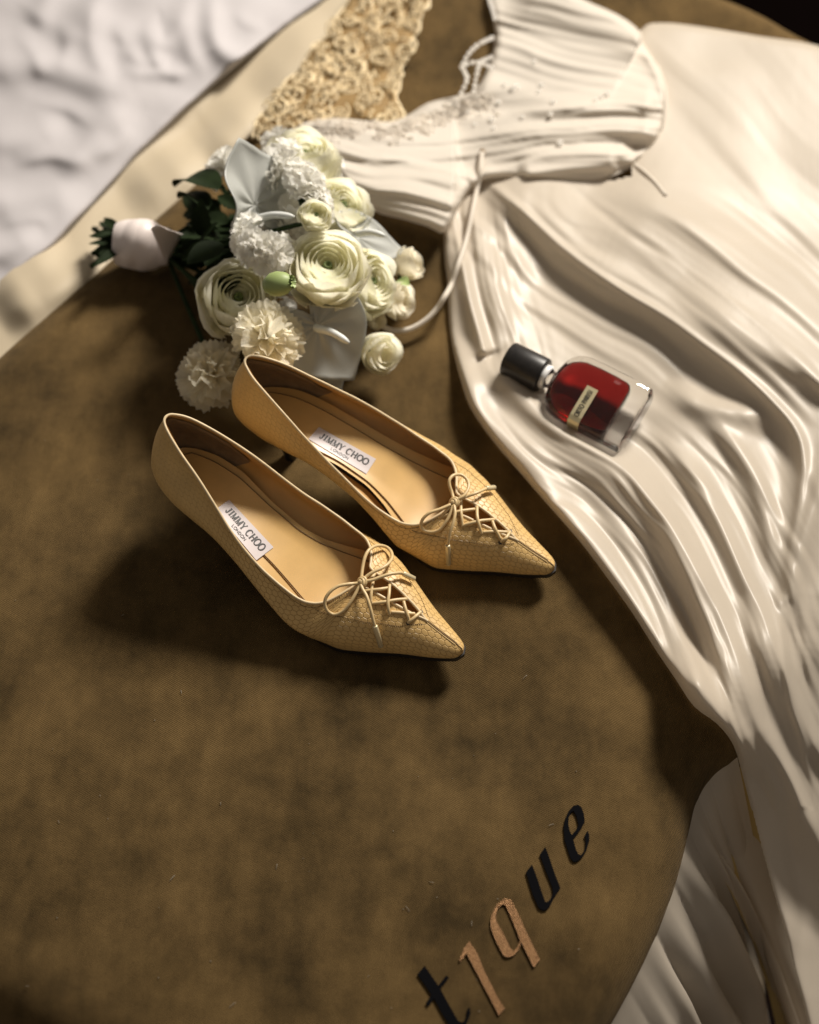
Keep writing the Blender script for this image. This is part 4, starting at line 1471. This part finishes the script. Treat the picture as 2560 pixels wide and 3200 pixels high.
# ------------------------------------------------------------------ gold lace trim
lace_root = empty('lace_trim', uv(720, 140, 0.004))
GL = catmull([(532, 288), (575, 212), (640, 130), (700, 55), (750, -30), (800, -90), (930, -90), (905, -10), (880, 60), (852, 130), (836, 200), (838, 250), (740, 262), (640, 272)], 4, True)
x0, y0 = GL.min(0); x1, y1 = GL.max(0)
net = sheet('lace_backing', [tuple(p) for p in GL], [], flat(0.0), 0.008, 8, M['lace_net'], 9, noise=[(50, 30, -45, 4)], smooth_poly=0, floor_lift=0.0)
adopt(net, lace_root)
gm = MB()
rng = random.Random(8)
NP = SHEETS['lace_backing']
cent = []
while len(cent) < 62:
    x, y = rng.uniform(x0, x1), rng.uniform(y0, y1)
    if inside(np.array([x]), np.array([y]), GL)[0] and all((x - a) ** 2 + (y - b) ** 2 > 21 ** 2 for a, b in cent):
        cent.append((x, y))
for (x, y) in cent:
    big = rng.random() < .35
    for k in range(4 if big else 3):
        a = rng.uniform(0, 6.28); rr = rng.uniform(2, 14 if big else 9)
        c = on_cloth(NP, x + rr * math.cos(a), y + rr * math.sin(a), rng.uniform(.001, .004))
        gm.add(*curl(c, rng.uniform(.005, .0115), rng.uniform(.0006, .0010), (rng.uniform(-.3, .3), rng.uniform(-.5, .1), 1), rng.uniform(.8, 1.5), 5, 14))
for i in range(420):
    x, y = rng.uniform(x0, x1), rng.uniform(y0, y1)
    if inside(np.array([x]), np.array([y]), GL)[0]:
        c = on_cloth(NP, x, y, rng.uniform(.001, .006))
        gm.add(*curl(c, rng.uniform(.0018, .0042), rng.uniform(.0004, .0008), (rng.uniform(-.8, .8), rng.uniform(-.9, .3), 1), rng.uniform(.8, 2), 4, 10))
# scalloped border cords
for side in (GL[0:22], GL[28:46]):
    P = [on_cloth(NP, x + 3 * math.sin(i * 1.9), y + 3 * math.cos(i * 1.7), .004) for i, (x, y) in enumerate(side)]
    gm.add(*tube(catmull(P, 4), .0013, 6))
o = adopt(gm.build('lace_cords', M['lace_gold']), lace_root)
o['kind'] = 'stuff'
tag(lace_root, 'gold corded lace trim lying between the cream sheet and the beaded bodice', 'lace')

# ------------------------------------------------------------------ perfume bottle
bot = empty('perfume_bottle')
b0, b1 = un(1587, 1118, 0.0), un(1988, 1321, 0.0)
zc0 = on_cloth(SK_P, 1150 / 1.0, 800)[2]
foot = [on_cloth(SK_P, x, y)[2] for x, y in ((1170, 830), (1230, 850), (1300, 870), (1250, 900), (1320, 840), (1120, 790))]
zb_ = float(np.mean(foot)) + 0.013
b0, b1 = un(1587, 1118, zb_ + .004), un(1988, 1321, zb_ + 0.001)
ax = (b1 - b0); BL = np.linalg.norm(ax); ax /= BL
nz = np.array([-.10, -.30, .95]); nz -= ax * (nz @ ax); nz /= np.linalg.norm(nz)
by = np.cross(nz, ax)
bot.matrix_world = Matrix(((ax[0], by[0], nz[0], b0[0]), (ax[1], by[1], nz[1], b0[1]), (ax[2], by[2], nz[2], b0[2]), (0, 0, 0, 1)))
SB = BL / 0.1127


def rrect(b, t, e=5.0, n=40):
    a = np.linspace(0, 2 * math.pi, n, endpoint=False)
    c, s = np.cos(a), np.sin(a)
    k = (np.abs(c) ** e + np.abs(s) ** e) ** (-1 / e)
    return np.stack([b * k * c, t * k * s], 1)


def loft_x(st, n=40, flip=False):
    """st: (x, half width, half thickness, exponent)"""
    v, f = [], []
    for x, b, t, e in st:
        for y, z in rrect(b, t, e, n):
            v.append((x * SB, y * SB, z * SB))
    for i in range(len(st) - 1):
        for k in range(n):
            l = (k + 1) % n
            f.append((i * n + k, i * n + l, (i + 1) * n + l, (i + 1) * n + k))
    f.append(tuple(range(n))[::-1])
    f.append(tuple(range((len(st) - 1) * n, len(st) * n)))
    return v, [tuple(reversed(q)) for q in f] if flip else f


gl = [(.0365, .0072, .0072, 2), (.040, .0072, .0072, 2), (.0408, .0085, .0080, 2), (.0418, .0130, .0100, 2.3), (.0436, .0178, .0122, 2.8), (.0465, .0222, .0138, 3.4), (.050, .0250, .0146, 4.2), (.0545, .0266, .0150, 5),
      (.060, .0272, .0150, 6), (.075, .0274, .0150, 7), (.095, .0274, .0150, 7), (.1105, .0274, .0150, 7), (.1120, .0271, .0147, 7), (.1127, .0262, .0138, 7)]
body = mk('glass_body', *loft_x(gl, 48), M['glass'], bot)
lq = [(.0445, .004, .003, 2), (.0450, .0085, .0060, 2.2), (.0466, .0135, .0085, 2.5), (.0495, .0178, .0100, 2.8), (.0535, .0205, .0106, 3.2), (.058, .0220, .0108, 3.8), (.070, .0226, .0108, 4.2), (.084, .0226, .0108, 4.2),
      (.0925, .0222, .0106, 4.2), (.0955, .0212, .0098, 4), (.0972, .0190, .0085, 3.6), (.0978, .0165, .0070, 3.4)]
liq = mk('red_liquid', *loft_x(lq, 48), M['liquid'], bot)
cp = [(0.0, .0118), (.0006, .0130), (.0016, .0136), (.030, .0139), (.0314, .0136), (.032, .0128), (.032, .008)]
v, f = lathe([(r, z) for z, r in cp], 32)
v = [(z * SB, x * SB, y * SB) for x, y, z in v]
cap = mk('cap', v, f + [tuple(range(32))[::-1]], M['cap'], bot)
v, f = lathe([(.0082, .0318), (.0098, .0322), (.0100, .0350), (.0092, .0362), (.0082, .0366)], 28)
mk('collar', [(z * SB, x * SB, y * SB) for x, y, z in v], f, M['crystal'], bot)
# label band over the front, wrapping the lower edge
prof = [(.0042, .01555), (-.006, .01555), (-.016, .0155), (-.0215, .0152), (-.0252, .0141), (-.0272, .0115), (-.0279, .008), (-.0280, .003)]
lx0, lx1 = .0690, .0785
lv, lf = [], []
for y, z in prof:
    for x in (lx0, lx1): lv.append((x * SB, y * SB, z * SB))
for y, z in prof:
    for x in (lx0, lx1): lv.append((x * SB, y * SB * .985, (z - .0005) * SB))
m_ = len(prof)
for i in range(m_ - 1):
    a = 2 * i
    lf += [(a, a + 2, a + 3, a + 1), (a + 2 * m_, a + 1 + 2 * m_, a + 3 + 2 * m_, a + 2 + 2 * m_), (a, a + 2 * m_, a + 2 + 2 * m_, a + 2), (a + 1, a + 3, a + 3 + 2 * m_, a + 1 + 2 * m_)]
lf += [(0, 1, 1 + 2 * m_, 2 * m_), (2 * m_ - 2, 4 * m_ - 2, 4 * m_ - 1, 2 * m_ - 1)]
band = mk('gold_label', lv, lf, M['gold_label'], bot, smooth=False)
st, _ = text_strokes('ORTO PARISI', .04, .60, .50, .40, 1, serif=False, thin=.16)
yy = np.array([p[0] for p in prof]); zz = np.array([p[1] for p in prof])
cum = np.r_[0, np.cumsum(np.hypot(np.diff(yy), np.diff(zz)))]


def band_pt(a, b, l=0):
    # a along the band from its far end is reversed so that the text reads upwards
    t = (1 - a) * cum[-1]
    return ((lx0 + (lx1 - lx0) * b) * SB, np.interp(t, cum, yy) * SB, (np.interp(t, cum, zz) + .00025 + l) * SB)


ba = (cum[-1]) / (lx1 - lx0)
st = [(np.stack([p[:, 0] + .34, p[:, 1]], 1), np.asarray(w)) for p, w in st]
st = [(np.stack([p[:, 0] * ba, p[:, 1]], 1), w * .40) for p, w in st]
tx = ribbon_text(st, lambda a, b, l=0: band_pt(a / ba, b, l), 'label_lettering', M['ink'], band)
tx['kind'] = 'stuff'
tag(bot, 'glass perfume bottle of red liquid with black cap, lying on the satin skirt', 'perfume bottle')

# ------------------------------------------------------------------ bouquet
def uvb(x, y, z=0.0):
    """the bouquet is a full bunch: its flowers stand well above the bed"""
    return uv(x, y, z * (1.2 if z < 0.03 else 1.2 + min(1, (z - 0.03) / 0.01) * 0.6))


bq = empty('bouquet', uv(560, 560, 0.0))
rng = random.Random(21)
NRM = np.array([0, -.56, .83])


def shell_petal(R, psi1, azh, zoff=0.0, curl=0.0, seed=0, nu=9, nv=7, zs=1.0, lean=0.05, rag=0.03):
    r_ = random.Random(seed)
    ph1, ph2 = r_.uniform(0, 6), r_.uniform(0, 6)
    v, f = [], []
    for i in range(nu):
        u = -1 + 2 * i / (nu - 1)
        for j in range(nv):
            t = j / (nv - 1)
            end = psi1 - 20 * abs(u) ** 2.4 + 100 * rag * math.sin(3 * u + ph1) * .6
            psi = rad(12 + (end - 12) * t)
            az = rad(azh) * u * (0.45 + 0.55 * t ** .6)
            rr = R * (1 + lean * u + rag * math.sin(4 * u + ph2) * t) + curl * R * max(0, t - .72) ** 1.5
            v.append((rr * math.sin(psi) * math.cos(az), rr * math.sin(psi) * math.sin(az), (-rr * math.cos(psi) + zoff) * zs))
    return v, grid_faces(nu, nv)


def fan_petal(el, ln, wd, seed, nu=13, nv=6):
    r_ = random.Random(seed)
    ph = r_.uniform(0, 6)
    e = rad(el)
    dr = np.array([math.cos(e), 0, math.sin(e)]); sd = np.array([0, 1, 0]); nn = np.array([-math.sin(e), 0, math.cos(e)])
    v = []
    for i in range(nu):
        u = -1 + 2 * i / (nu - 1)
        for j in range(nv):
            t = j / (nv - 1)
            l = ln * (1 - .14 * u * u + (.055 if i % 2 else -.02) * (t > .8)) * t
            w = wd * t ** .65
            p = dr * l + sd * u * w + nn * ((.12 * math.sin(5.5 * u + ph) + .06 * math.sin(11 * u + 2 * ph)) * t ** 2 - .10 * t * t)
            v.append(tuple(p))
    return v, grid_faces(nu, nv)


def cup_core(R, seg=14):
    return lathe([(1e-4, -.95 * R), (.5 * R, -.8 * R), (.8 * R, -.45 * R), (.9 * R, 0), (.7 * R, .3 * R), (.3 * R, .42 * R), (1e-4, .45 * R)], seg)


PET = {}


def petal_mesh(key, builder, mat):
    if key not in PET:
        v, f = builder()
        o = mk('petal', v, f, mat)
        PET[key] = o.data
        bpy.data.objects.remove(o)
    return PET[key]


def basis(zdir, spin=0.0):
    z = Vector(zdir).normalized()
    q = Vector((0, 0, 1)).rotation_difference(z)
    return (q.to_matrix() @ Matrix.Rotation(spin, 3, 'Z')).to_4x4()


def flower(kind, x, y, z, rpx, face, mats=('petal', 'petal_in'), seed=0, squash=1.0, name='flower'):
    p = uvb(x, y, z)
    depth = (p - CP) @ FW
    r = rpx * K * depth / F
    rr = random.Random(seed * 7 + 1)
    if kind in ('ranunculus', 'rose'):
        cm = petal_core(kind, mats[1])
    else:
        cm = petal_core('carnation', mats[0])
    core = link(bpy.data.objects.new(name, cm))
    mw = Matrix.Translation(Vector(p)) @ basis(face, rr.uniform(0, 6.28)) @ Matrix.Diagonal((r, r, r * squash, 1))
    core.parent = bq
    core.matrix_parent_inverse = Matrix.Translation(-bq.location)
    core.matrix_basis = mw
    FL_POS.append((np.array(p), np.array(face) / np.linalg.norm(face), r))

    def add(me, rot, tilt=0.0, sc=1.0):
        o = link(bpy.data.objects.new('petal', me))
        o.parent = core
        o.matrix_basis = Matrix.Rotation(rot, 4, 'Z') @ Matrix.Rotation(tilt, 4, 'Y') @ Matrix.Scale(sc, 4)
        return o
    if kind == 'ranunculus':
        rings = [(5, 1.02, 84, 52, 0, .30), (5, .97, 95, 50, .01, .10), (5, .90, 103, 50, .02, .04), (5, .80, 111, 52, .03, 0), (4, .67, 118, 62, .04, 0)]
        for k, (n, R, ps, ah, zo, cu) in enumerate(rings):
            a0 = rr.uniform(0, 6)
            for i in range(n):
                va = rr.randrange(2)
                me = petal_mesh(('ran', k, va, mats[0]), lambda: shell_petal(R, ps, ah, zo, cu, k * 5 + va, lean=.03, rag=.06), M[mats[0] if k < 4 else mats[1]])
                add(me, a0 + i * 6.283 / n + rr.uniform(-.22, .22), rr.uniform(-.13, .10), rr.uniform(.93, 1.06))
        c = link(bpy.data.objects.new('flower_center', center_mesh()))
        c.parent = core
    elif kind == 'rose':
        rings = [(4, 1.0, 96, 56, 0, .30), (4, .84, 112, 56, .03, .08), (3, .62, 124, 66, .05, 0)]
        for k, (n, R, ps, ah, zo, cu) in enumerate(rings):
            a0 = rr.uniform(0, 6)
            for i in range(n):
                va = rr.randrange(2)
                me = petal_mesh(('rose', k, va, mats[0]), lambda: shell_petal(R, ps, ah, zo, cu, 40 + k * 5 + va, zs=1.15), M[mats[0]])
                add(me, a0 + i * 6.283 / n + rr.uniform(-.15, .15), rr.uniform(-.12, .12), rr.uniform(.94, 1.05))
    else:
        rows = [(8, 8, 1.0, .50), (8, 32, .98, .46), (6, 55, .90, .40), (4, 76, .80, .34)]
        for k, (n, el, ln, wd) in enumerate(rows):
            a0 = rr.uniform(0, 6)
            for i in range(n):
                va = rr.randrange(3)
                me = petal_mesh(('car', k, va, mats[0]), lambda: fan_petal(el, ln, wd, 90 + k * 5 + va), M[mats[0]])
                add(me, a0 + i * 6.283 / n + rr.uniform(-.2, .2), rr.uniform(-.2, .2), rr.uniform(.88, 1.06))
    return core


CORES = {}


def petal_core(kind, mat):
    key = (kind, mat)
    if key not in CORES:
        m = MB()
        if kind == 'ranunculus':
            for k, (n, R, ps) in enumerate([(4, .54, 121), (4, .42, 123), (3, .31, 122), (3, .21, 118)]):
                for i in range(n):
                    v, f = shell_petal(R, ps, 66, .06, 0, 70 + k, lean=.04)
                    c, s = math.cos(i * 6.283 / n + k), math.sin(i * 6.283 / n + k)
                    m.add([(x * c - y * s, x * s + y * c, z) for x, y, z in v], f)
        elif kind == 'rose':
            for i in range(3):
                v, f = shell_petal(.42, 128, 75, .06, 0, 77 + i, zs=1.15)
                c, s = math.cos(i * 2.09), math.sin(i * 2.09)
                m.add([(x * c - y * s, x * s + y * c, z) for x, y, z in v], f)
        else:
            m.add(*cup_core(.30))
        o = m.build('flower', M[mat]); CORES[key] = o.data; bpy.data.objects.remove(o)
    return CORES[key]


def center_mesh():
    if 'c' not in CORES:
        v, f = lathe([(1e-4, -.2), (.10, -.15), (.13, 0), (.10, .10), (.06, .07), (1e-4, .02)], 12)
        o = mk('flower_center', v, f, M['green_core']); CORES['c'] = o.data; bpy.data.objects.remove(o)
    return CORES['c']


FL_POS = []
flower('ranunculus', 690, 560, .052, 86, (.12, -.22, .95), seed=1)
flower('ranunculus', 502, 625, .040, 84, (.2, -.36, .9), ('petal', 'petal_in'), seed=2)
flower('ranunculus', 784, 592, .036, 70, (.72, -.25, .62), seed=3)
flower('carnation', 562, 712, .040, 78, (.35, -.2, .9), ('petal_cream',) * 2, seed=4)
flower('carnation', 448, 790, .028, 74, (-.2, -.3, .9), ('petal_cream',) * 2, seed=5)
flower('ranunculus', 638, 325, .046, 80, (.15, .25, .93), seed=6)
flower('ranunculus', 722, 432, .040, 72, (.55, .0, .80), seed=7)
flower('ranunculus', 666, 452, .064, 37, (.30, -.25, .9), seed=8)
flower('carnation', 478, 355, .036, 50, (-.6, .2, .6), ('petal_white',) * 2, seed=9)
flower('rose', 866, 552, .026, 37, (.75, .1, .45), ('petal_cream',) * 2, seed=10)
flower('rose', 846, 634, .024, 38, (.75, -.35, .4), ('petal_cream',) * 2, seed=11)
flower('rose', 806, 745, .026, 46, (.55, -.65, .5), ('petal', 'petal_cream'), seed=12)
flower('rose', 793, 674, .022, 22, (.4, -.5, .6), ('petal_cream',) * 2, seed=13)
flower('rose', 575, 480, .040, 36, (-.1, -.3, .9), ('petal_white',) * 2, seed=14)

# white stock spikes: clusters of small frilled florets
def floret_mesh():
    if 'fl' not in CORES:
        m = MB()
        r_ = random.Random(5)
        for k, (n, el, ln) in enumerate([(5, 12, 1.0), (4, 48, .8)]):
            for i in range(n):
                v, f = fan_petal(el, ln, .55, 200 + i + k * 9, 8, 4)
                a = i * 6.283 / n + k + r_.uniform(-.2, .2)
                m.add([(x * math.cos(a) - y * math.sin(a), x * math.sin(a) + y * math.cos(a), z) for x, y, z in v], f)
        m.add(*cup_core(.18, 8))
        o = m.build('floret', M['petal_white']); CORES['fl'] = o.data; bpy.data.objects.remove(o)
    return CORES['fl']


def stock(pts, n, rad_px, z0, seed):
    r_ = random.Random(seed)
    spine = catmull([uvb(x, y, z) for x, y, z in pts], 10)
    o = mk('flower_spike', *tube(spine, .003, 6), M['stem'])
    adopt(o, bq)
    for i in range(n):
        c = spine[int(i / n * (len(spine) - 1))]
        dv = Vector((r_.gauss(0, 1), r_.gauss(0, 1), r_.gauss(.7, .7))).normalized()
        q = link(bpy.data.objects.new('floret', floret_mesh()))
        q.parent = o
        rr = rad_px * .00034
        q.matrix_parent_inverse = Matrix.Identity(4)
        q.matrix_basis = Matrix.Translation(Vector(c) + dv * rr * .75) @ basis(dv, r_.uniform(0, 6)) @ Matrix.Scale(rr * r_.uniform(.55, .75), 4)


stock([(600, 350, .05), (628, 400, .055), (650, 470, .05)], 26, 54, .05, 4)
stock([(520, 500, .05), (552, 530, .055), (580, 545, .05)], 15, 50, .05, 6)
stock([(600, 300, .035), (570, 320, .03)], 7, 36, .03, 9)
stock([(700, 360, .034), (665, 395, .036)], 9, 44, .03, 12)
stock([(735, 505, .034), (700, 480, .036), (610, 500, .036)], 14, 42, .03, 15)
stock([(600, 640, .028), (560, 660, .028)], 7, 36, .03, 18)


def spathe(name, att, tip, nrm, width=1.0, lab=None, ripple=0.0, fold=0.10):
    a, t = uvb(*att), uvb(*tip)
    xd = t - a
    ln = np.linalg.norm(xd); xd /= ln
    z = np.array(nrm, float); z -= xd * (z @ xd); z /= np.linalg.norm(z)
    y = np.cross(z, xd)
    A = np.array([0, 10, 25, 45, 70, 95, 120, 145, 165, 180])
    Rr = np.array([1.0, .88, .76, .69, .64, .62, .62, .56, .40, .14])
    na, nr = 72, 14
    v = []
    for i in range(na):
        th = -180 + 360 * i / na
        rmax = float(np.interp(abs(th), A, Rr))
        for j in range(nr):
            q = rmax * (j / (nr - 1)) if j else .004
            cx, cy_ = q * math.cos(rad(th)), q * math.sin(rad(th)) * width
            k = j / (nr - 1)
            h = fold * (cy_ / .6) ** 2 - .05 * q + .045 * math.cos(rad(th) * 9) * k * (1 - k) * 2 + .05 * k ** 5
            h += ripple * math.sin(7 * cx) * abs(cy_) * 1.2
            h += .04 * max(0, cx - .8) * 4
            v.append(a + ln * (cx * xd + cy_ * y + h * z))
    f = []
    for i in range(na):
        l = (i + 1) % na
        for j in range(nr - 1):
            f.append((i * nr + j, i * nr + j + 1, l * nr + j + 1, l * nr + j))
    o = adopt(mk(name, v, f, M['spathe']), bq)
    md = o.modifiers.new('thickness', 'SOLIDIFY'); md.thickness = .0009; md.offset = 0
    return o


def spadix(p0, p1, r, parent):
    a, b = uvb(*p0), uvb(*p1)
    m_ = (a + b) / 2 + np.array([0, 0, .003])
    P = catmull([a, m_, b], 8)
    n = len(P)
    R = [r * (1 - .25 * i / n) * (1 if i < n - 3 else [.9, .7, .3][i - n + 3]) for i in range(n)]
    o = mk('spadix', *tube(P, R, 12), M['spadix'])
    o.parent = parent
    o.matrix_parent_inverse = Matrix.Identity(4)
    return o


s1 = spathe('anthurium_spathe', (668, 686, .037), (744, 800, .018), (.12, -.42, .9), 1.12)
spadix((664, 690, .0385), (736, 722, .0395), .0030, s1)
s2 = spathe('anthurium_spathe', (640, 735, .028), (716, 836, .006), (-.25, -.35, .9), 1.0)
s3 = spathe('anthurium_spathe', (536, 432, .052), (500, 290, .074), (.80, -.42, .42), 1.25, ripple=.12, fold=.16)
spadix((535, 462, .052), (620, 456, .060), .0030, s3)
s4 = spathe('anthurium_spathe', (752, 500, .038), (848, 530, .030), (.15, -.2, .95), .75)
spadix((752, 492, .043), (812, 497, .046), .0026, s4)

# green bud with frilled tip
v, f = lathe([(1e-4, -1), (.5, -.85), (.85, -.4), (.95, .1), (.8, .6), (.5, .95), (.3, 1.05), (1e-4, 1.0)], 16)
bud = mk('green_bud', v, f, M['leaf_mid'])
bud.parent = bq; bud.matrix_parent_inverse = Matrix.Translation(-bq.location)
bud.matrix_basis = Matrix.Translation(Vector(uvb(584, 598, .072))) @ basis((.9, -.1, .3)) @ Matrix.Diagonal((.0092, .0092, .0105, 1))
for i in range(9):
    v, f = fan_petal(40 + 5 * (i % 3), .55, .22, 300 + i, 7, 4)
    o = mk('bract', v, f, M['leaf_mid'])
    o.parent = bud
    o.matrix_basis = Matrix.Translation((0, 0, .8)) @ Matrix.Rotation(i * .7, 4, 'Z')


def leaf(p0, p1, width, nrm, bend=.12, mat='leaf', serr=0.0, name='leaf'):
    a, b = uvb(*p0), uvb(*p1)
    xd = b - a; ln = np.linalg.norm(xd); xd /= ln
    z = np.array(nrm, float); z -= xd * (z @ xd); z /= np.linalg.norm(z)
    y = np.cross(z, xd)
    v = []
    nu, nv = 13, 7
    for i in range(nu):
        t = i / (nu - 1)
        w = width * (math.sin(math.pi * t ** .8) ** .8 + .02) * (1 + serr * (i % 2))
        for j in range(nv):
            u = -1 + 2 * j / (nv - 1)
            v.append(a + ln * (t * xd + y * u * w + z * (bend * math.sin(math.pi * t) + .25 * abs(u) * w)))
    o = adopt(mk(name, v, grid_faces(nu, nv), M[mat]), bq)
    return o


leaf((462, 400, .040), (368, 394, .030), .22, (.1, .2, .95))
rl = random.Random(31)
for (x0_, y0_, z0_, x1_, y1_, z1_) in [(470, 430, .03, 400, 440, .02), (480, 470, .035, 392, 470, .025), (470, 500, .03, 375, 500, .035), (470, 540, .025, 380, 560, .012), (460, 520, .03, 360, 530, .02), (480, 570, .02, 395, 598, .008),
                                       (430, 500, .035, 425, 418, .045), (440, 480, .03, 402, 428, .03), (490, 560, .02, 430, 585, .012), (470, 455, .03, 385, 452, .018), (500, 590, .02, 440, 600, .01), (450, 540, .02, 372, 545, .012),
                                       (480, 420, .03, 445, 375, .035), (500, 540, .03, 425, 520, .03), (850, 600, .02, 838, 575, .03), (800, 720, .02, 770, 740, .01)]:
    leaf((x0_, y0_, z0_), (x1_, y1_, z1_), rl.uniform(.16, .24), (rl.uniform(-.4, .4), rl.uniform(-.5, .3), .9), rl.uniform(.0, .15), serr=rl.choice([0, .25]))
leaf((838, 590, .026), (862, 602, .03), .35, (.2, -.3, .9), mat='leaf_mid')
leaf((600, 330, .05), (588, 315, .055), .4, (0, -.3, .9), mat='leaf_mid')
# stems through the ribbon, with cut leafy ends
for i in range(11):
    oy, oz = rl.uniform(-18, 18), rl.uniform(.010, .024)
    ey = rl.uniform(-48, 48)
    P = catmull([uvb(195 + rl.uniform(-8, 25), 512 + ey * 1.05, max(.006, oz + rl.uniform(-.01, .004))), uvb(255, 514 + oy, oz), uvb(345, 518 + oy, oz), uvb(430, 520 + oy * 1.8, oz + .008), uvb(500 + rl.uniform(0, 40), 530 + oy * 2.6, .03)], 6)
    o = adopt(mk('stem', *tube(P, .0021, 7), M['stem']), bq)
for i in range(15):
    y = 462 + i * 7.4
    leaf((250, 505 + (y - 512) * .4, .022), (176 + rl.uniform(0, 32) + abs(y - 512) * .25, y + rl.uniform(-4, 4), rl.uniform(.006, .03)), rl.uniform(.10, .17), (rl.uniform(-.4, .4), rl.uniform(-.3, .3), .9), rl.uniform(-.05, .12))
for pos, fc, r in FL_POS:
    tie = uvb(340, 522 + rl.uniform(-14, 14), rl.uniform(.012, .024))
    st_ = pos - fc * r * .8
    mid_ = (tie + st_) / 2 + np.array([0, 0, -.004])
    adopt(mk('stem', *tube(catmull([tie, mid_, st_], 6), .0019, 7), M['stem']), bq)
for i in range(26):
    x0_, y0_ = rl.uniform(430, 520), rl.uniform(430, 590)
    ang = rl.uniform(140, 250)
    ll = rl.uniform(55, 95)
    z0_ = rl.uniform(.018, .042)
    leaf((x0_, y0_, z0_), (x0_ + ll * math.cos(rad(ang)), y0_ - ll * .8 * math.sin(rad(ang)), max(.006, z0_ + rl.uniform(-.012, .008))), rl.uniform(.2, .3), (rl.uniform(-.5, .5), rl.uniform(-.5, .4), .8), rl.uniform(0, .15), serr=rl.choice([0, .2]))
# ribbon wrap
a, b = uvb(246, 512, .0195), uvb(356, 520, .0205)
xd = (b - a); RL = np.linalg.norm(xd); xd /= RL
yd = np.cross([0, 0, 1.], xd)
rv = []
nr_, ns_ = 40, 40
for i in range(ns_):
    t = i / (ns_ - 1)
    for k in range(nr_):
        an = 2 * math.pi * k / nr_
        rr = 1 + .035 * math.sin(9 * t + 2 * an) + .022 * abs(math.sin(.5 * an + 11 * t)) + .012 * math.sin(5 * an + 17 * t)
        rr *= .84 + .28 * math.sin(math.pi * min(1, t * 1.15)) - .04 * t
        rv.append(a + xd * RL * t + yd * .0168 * rr * math.cos(an) + np.array([0, 0, .0195]) * rr * math.sin(an))
rf = []
for i in range(ns_ - 1):
    for k in range(nr_):
        l = (k + 1) % nr_
        rf.append((i * nr_ + k, i * nr_ + l, (i + 1) * nr_ + l, (i + 1) * nr_ + k))
rib = adopt(mk('ribbon_wrap', rv, rf, M['ribbon']), bq)
fl_ = []
for i in range(9):
    t = i / 8
    for j in range(6):
        s = j / 5
        p = (1 - s) * ((1 - t) * np.array(uvb(318, 482, .042)) + t * np.array(uvb(352, 560, .020))) + s * ((1 - t) * np.array(uvb(352, 484, .044)) + t * np.array(uvb(388, 494, .034)))
        fl_.append(p + np.array([0, 0, .004 * math.sin(math.pi * s) * (1 - .4 * t)]))
o = mk('ribbon_end', fl_, grid_faces(9, 6), M['ribbon'])
o.parent = rib; o.matrix_parent_inverse = Matrix.Identity(4)
md = o.modifiers.new('thickness', 'SOLIDIFY'); md.thickness = .0005
tag(bq, 'bridal bouquet of white ranunculus, carnations and grey anthuriums with ribbon wrapped stems', 'bouquet')

# ------------------------------------------------------------------ lint on the velvet
lt = MB()
rn = random.Random(77)
for i in range(70):
    x, y = rn.uniform(20, 1330), rn.uniform(900, 2130)
    if 330 < x < 1180 and 740 < y < 1400:
        continue
    c = cast([x * K], [y * K], fHB, 0.0006)[0]
    if rn.random() < .3:
        d_ = np.array([rn.uniform(-1, 1), rn.uniform(-1, 1), .2]) * .0022
        lt.add(*tube(catmull([c - d_, c + np.array([0, 0, .0005]), c + d_ * rn.uniform(.6, 1)], 3), .00016, 4))
    else:
        r_ = rn.uniform(.00022, .0005)
        lt.add([tuple(c + r_ * np.array(v)) for v in ((1, 0, 0), (-1, 0, 0), (0, 1, 0), (0, -1, 0), (0, 0, 1), (0, 0, -1))],
               [(0, 2, 4), (2, 1, 4), (1, 3, 4), (3, 0, 4), (2, 0, 5), (1, 2, 5), (3, 1, 5), (0, 3, 5)])
o = lt.build('lint', M['lace_net'])
o.data.materials[0] = M['lint']
o['label'] = 'fine pale specks of lint scattered over the olive velvet'
o['category'] = 'lint'
o['kind'] = 'stuff'
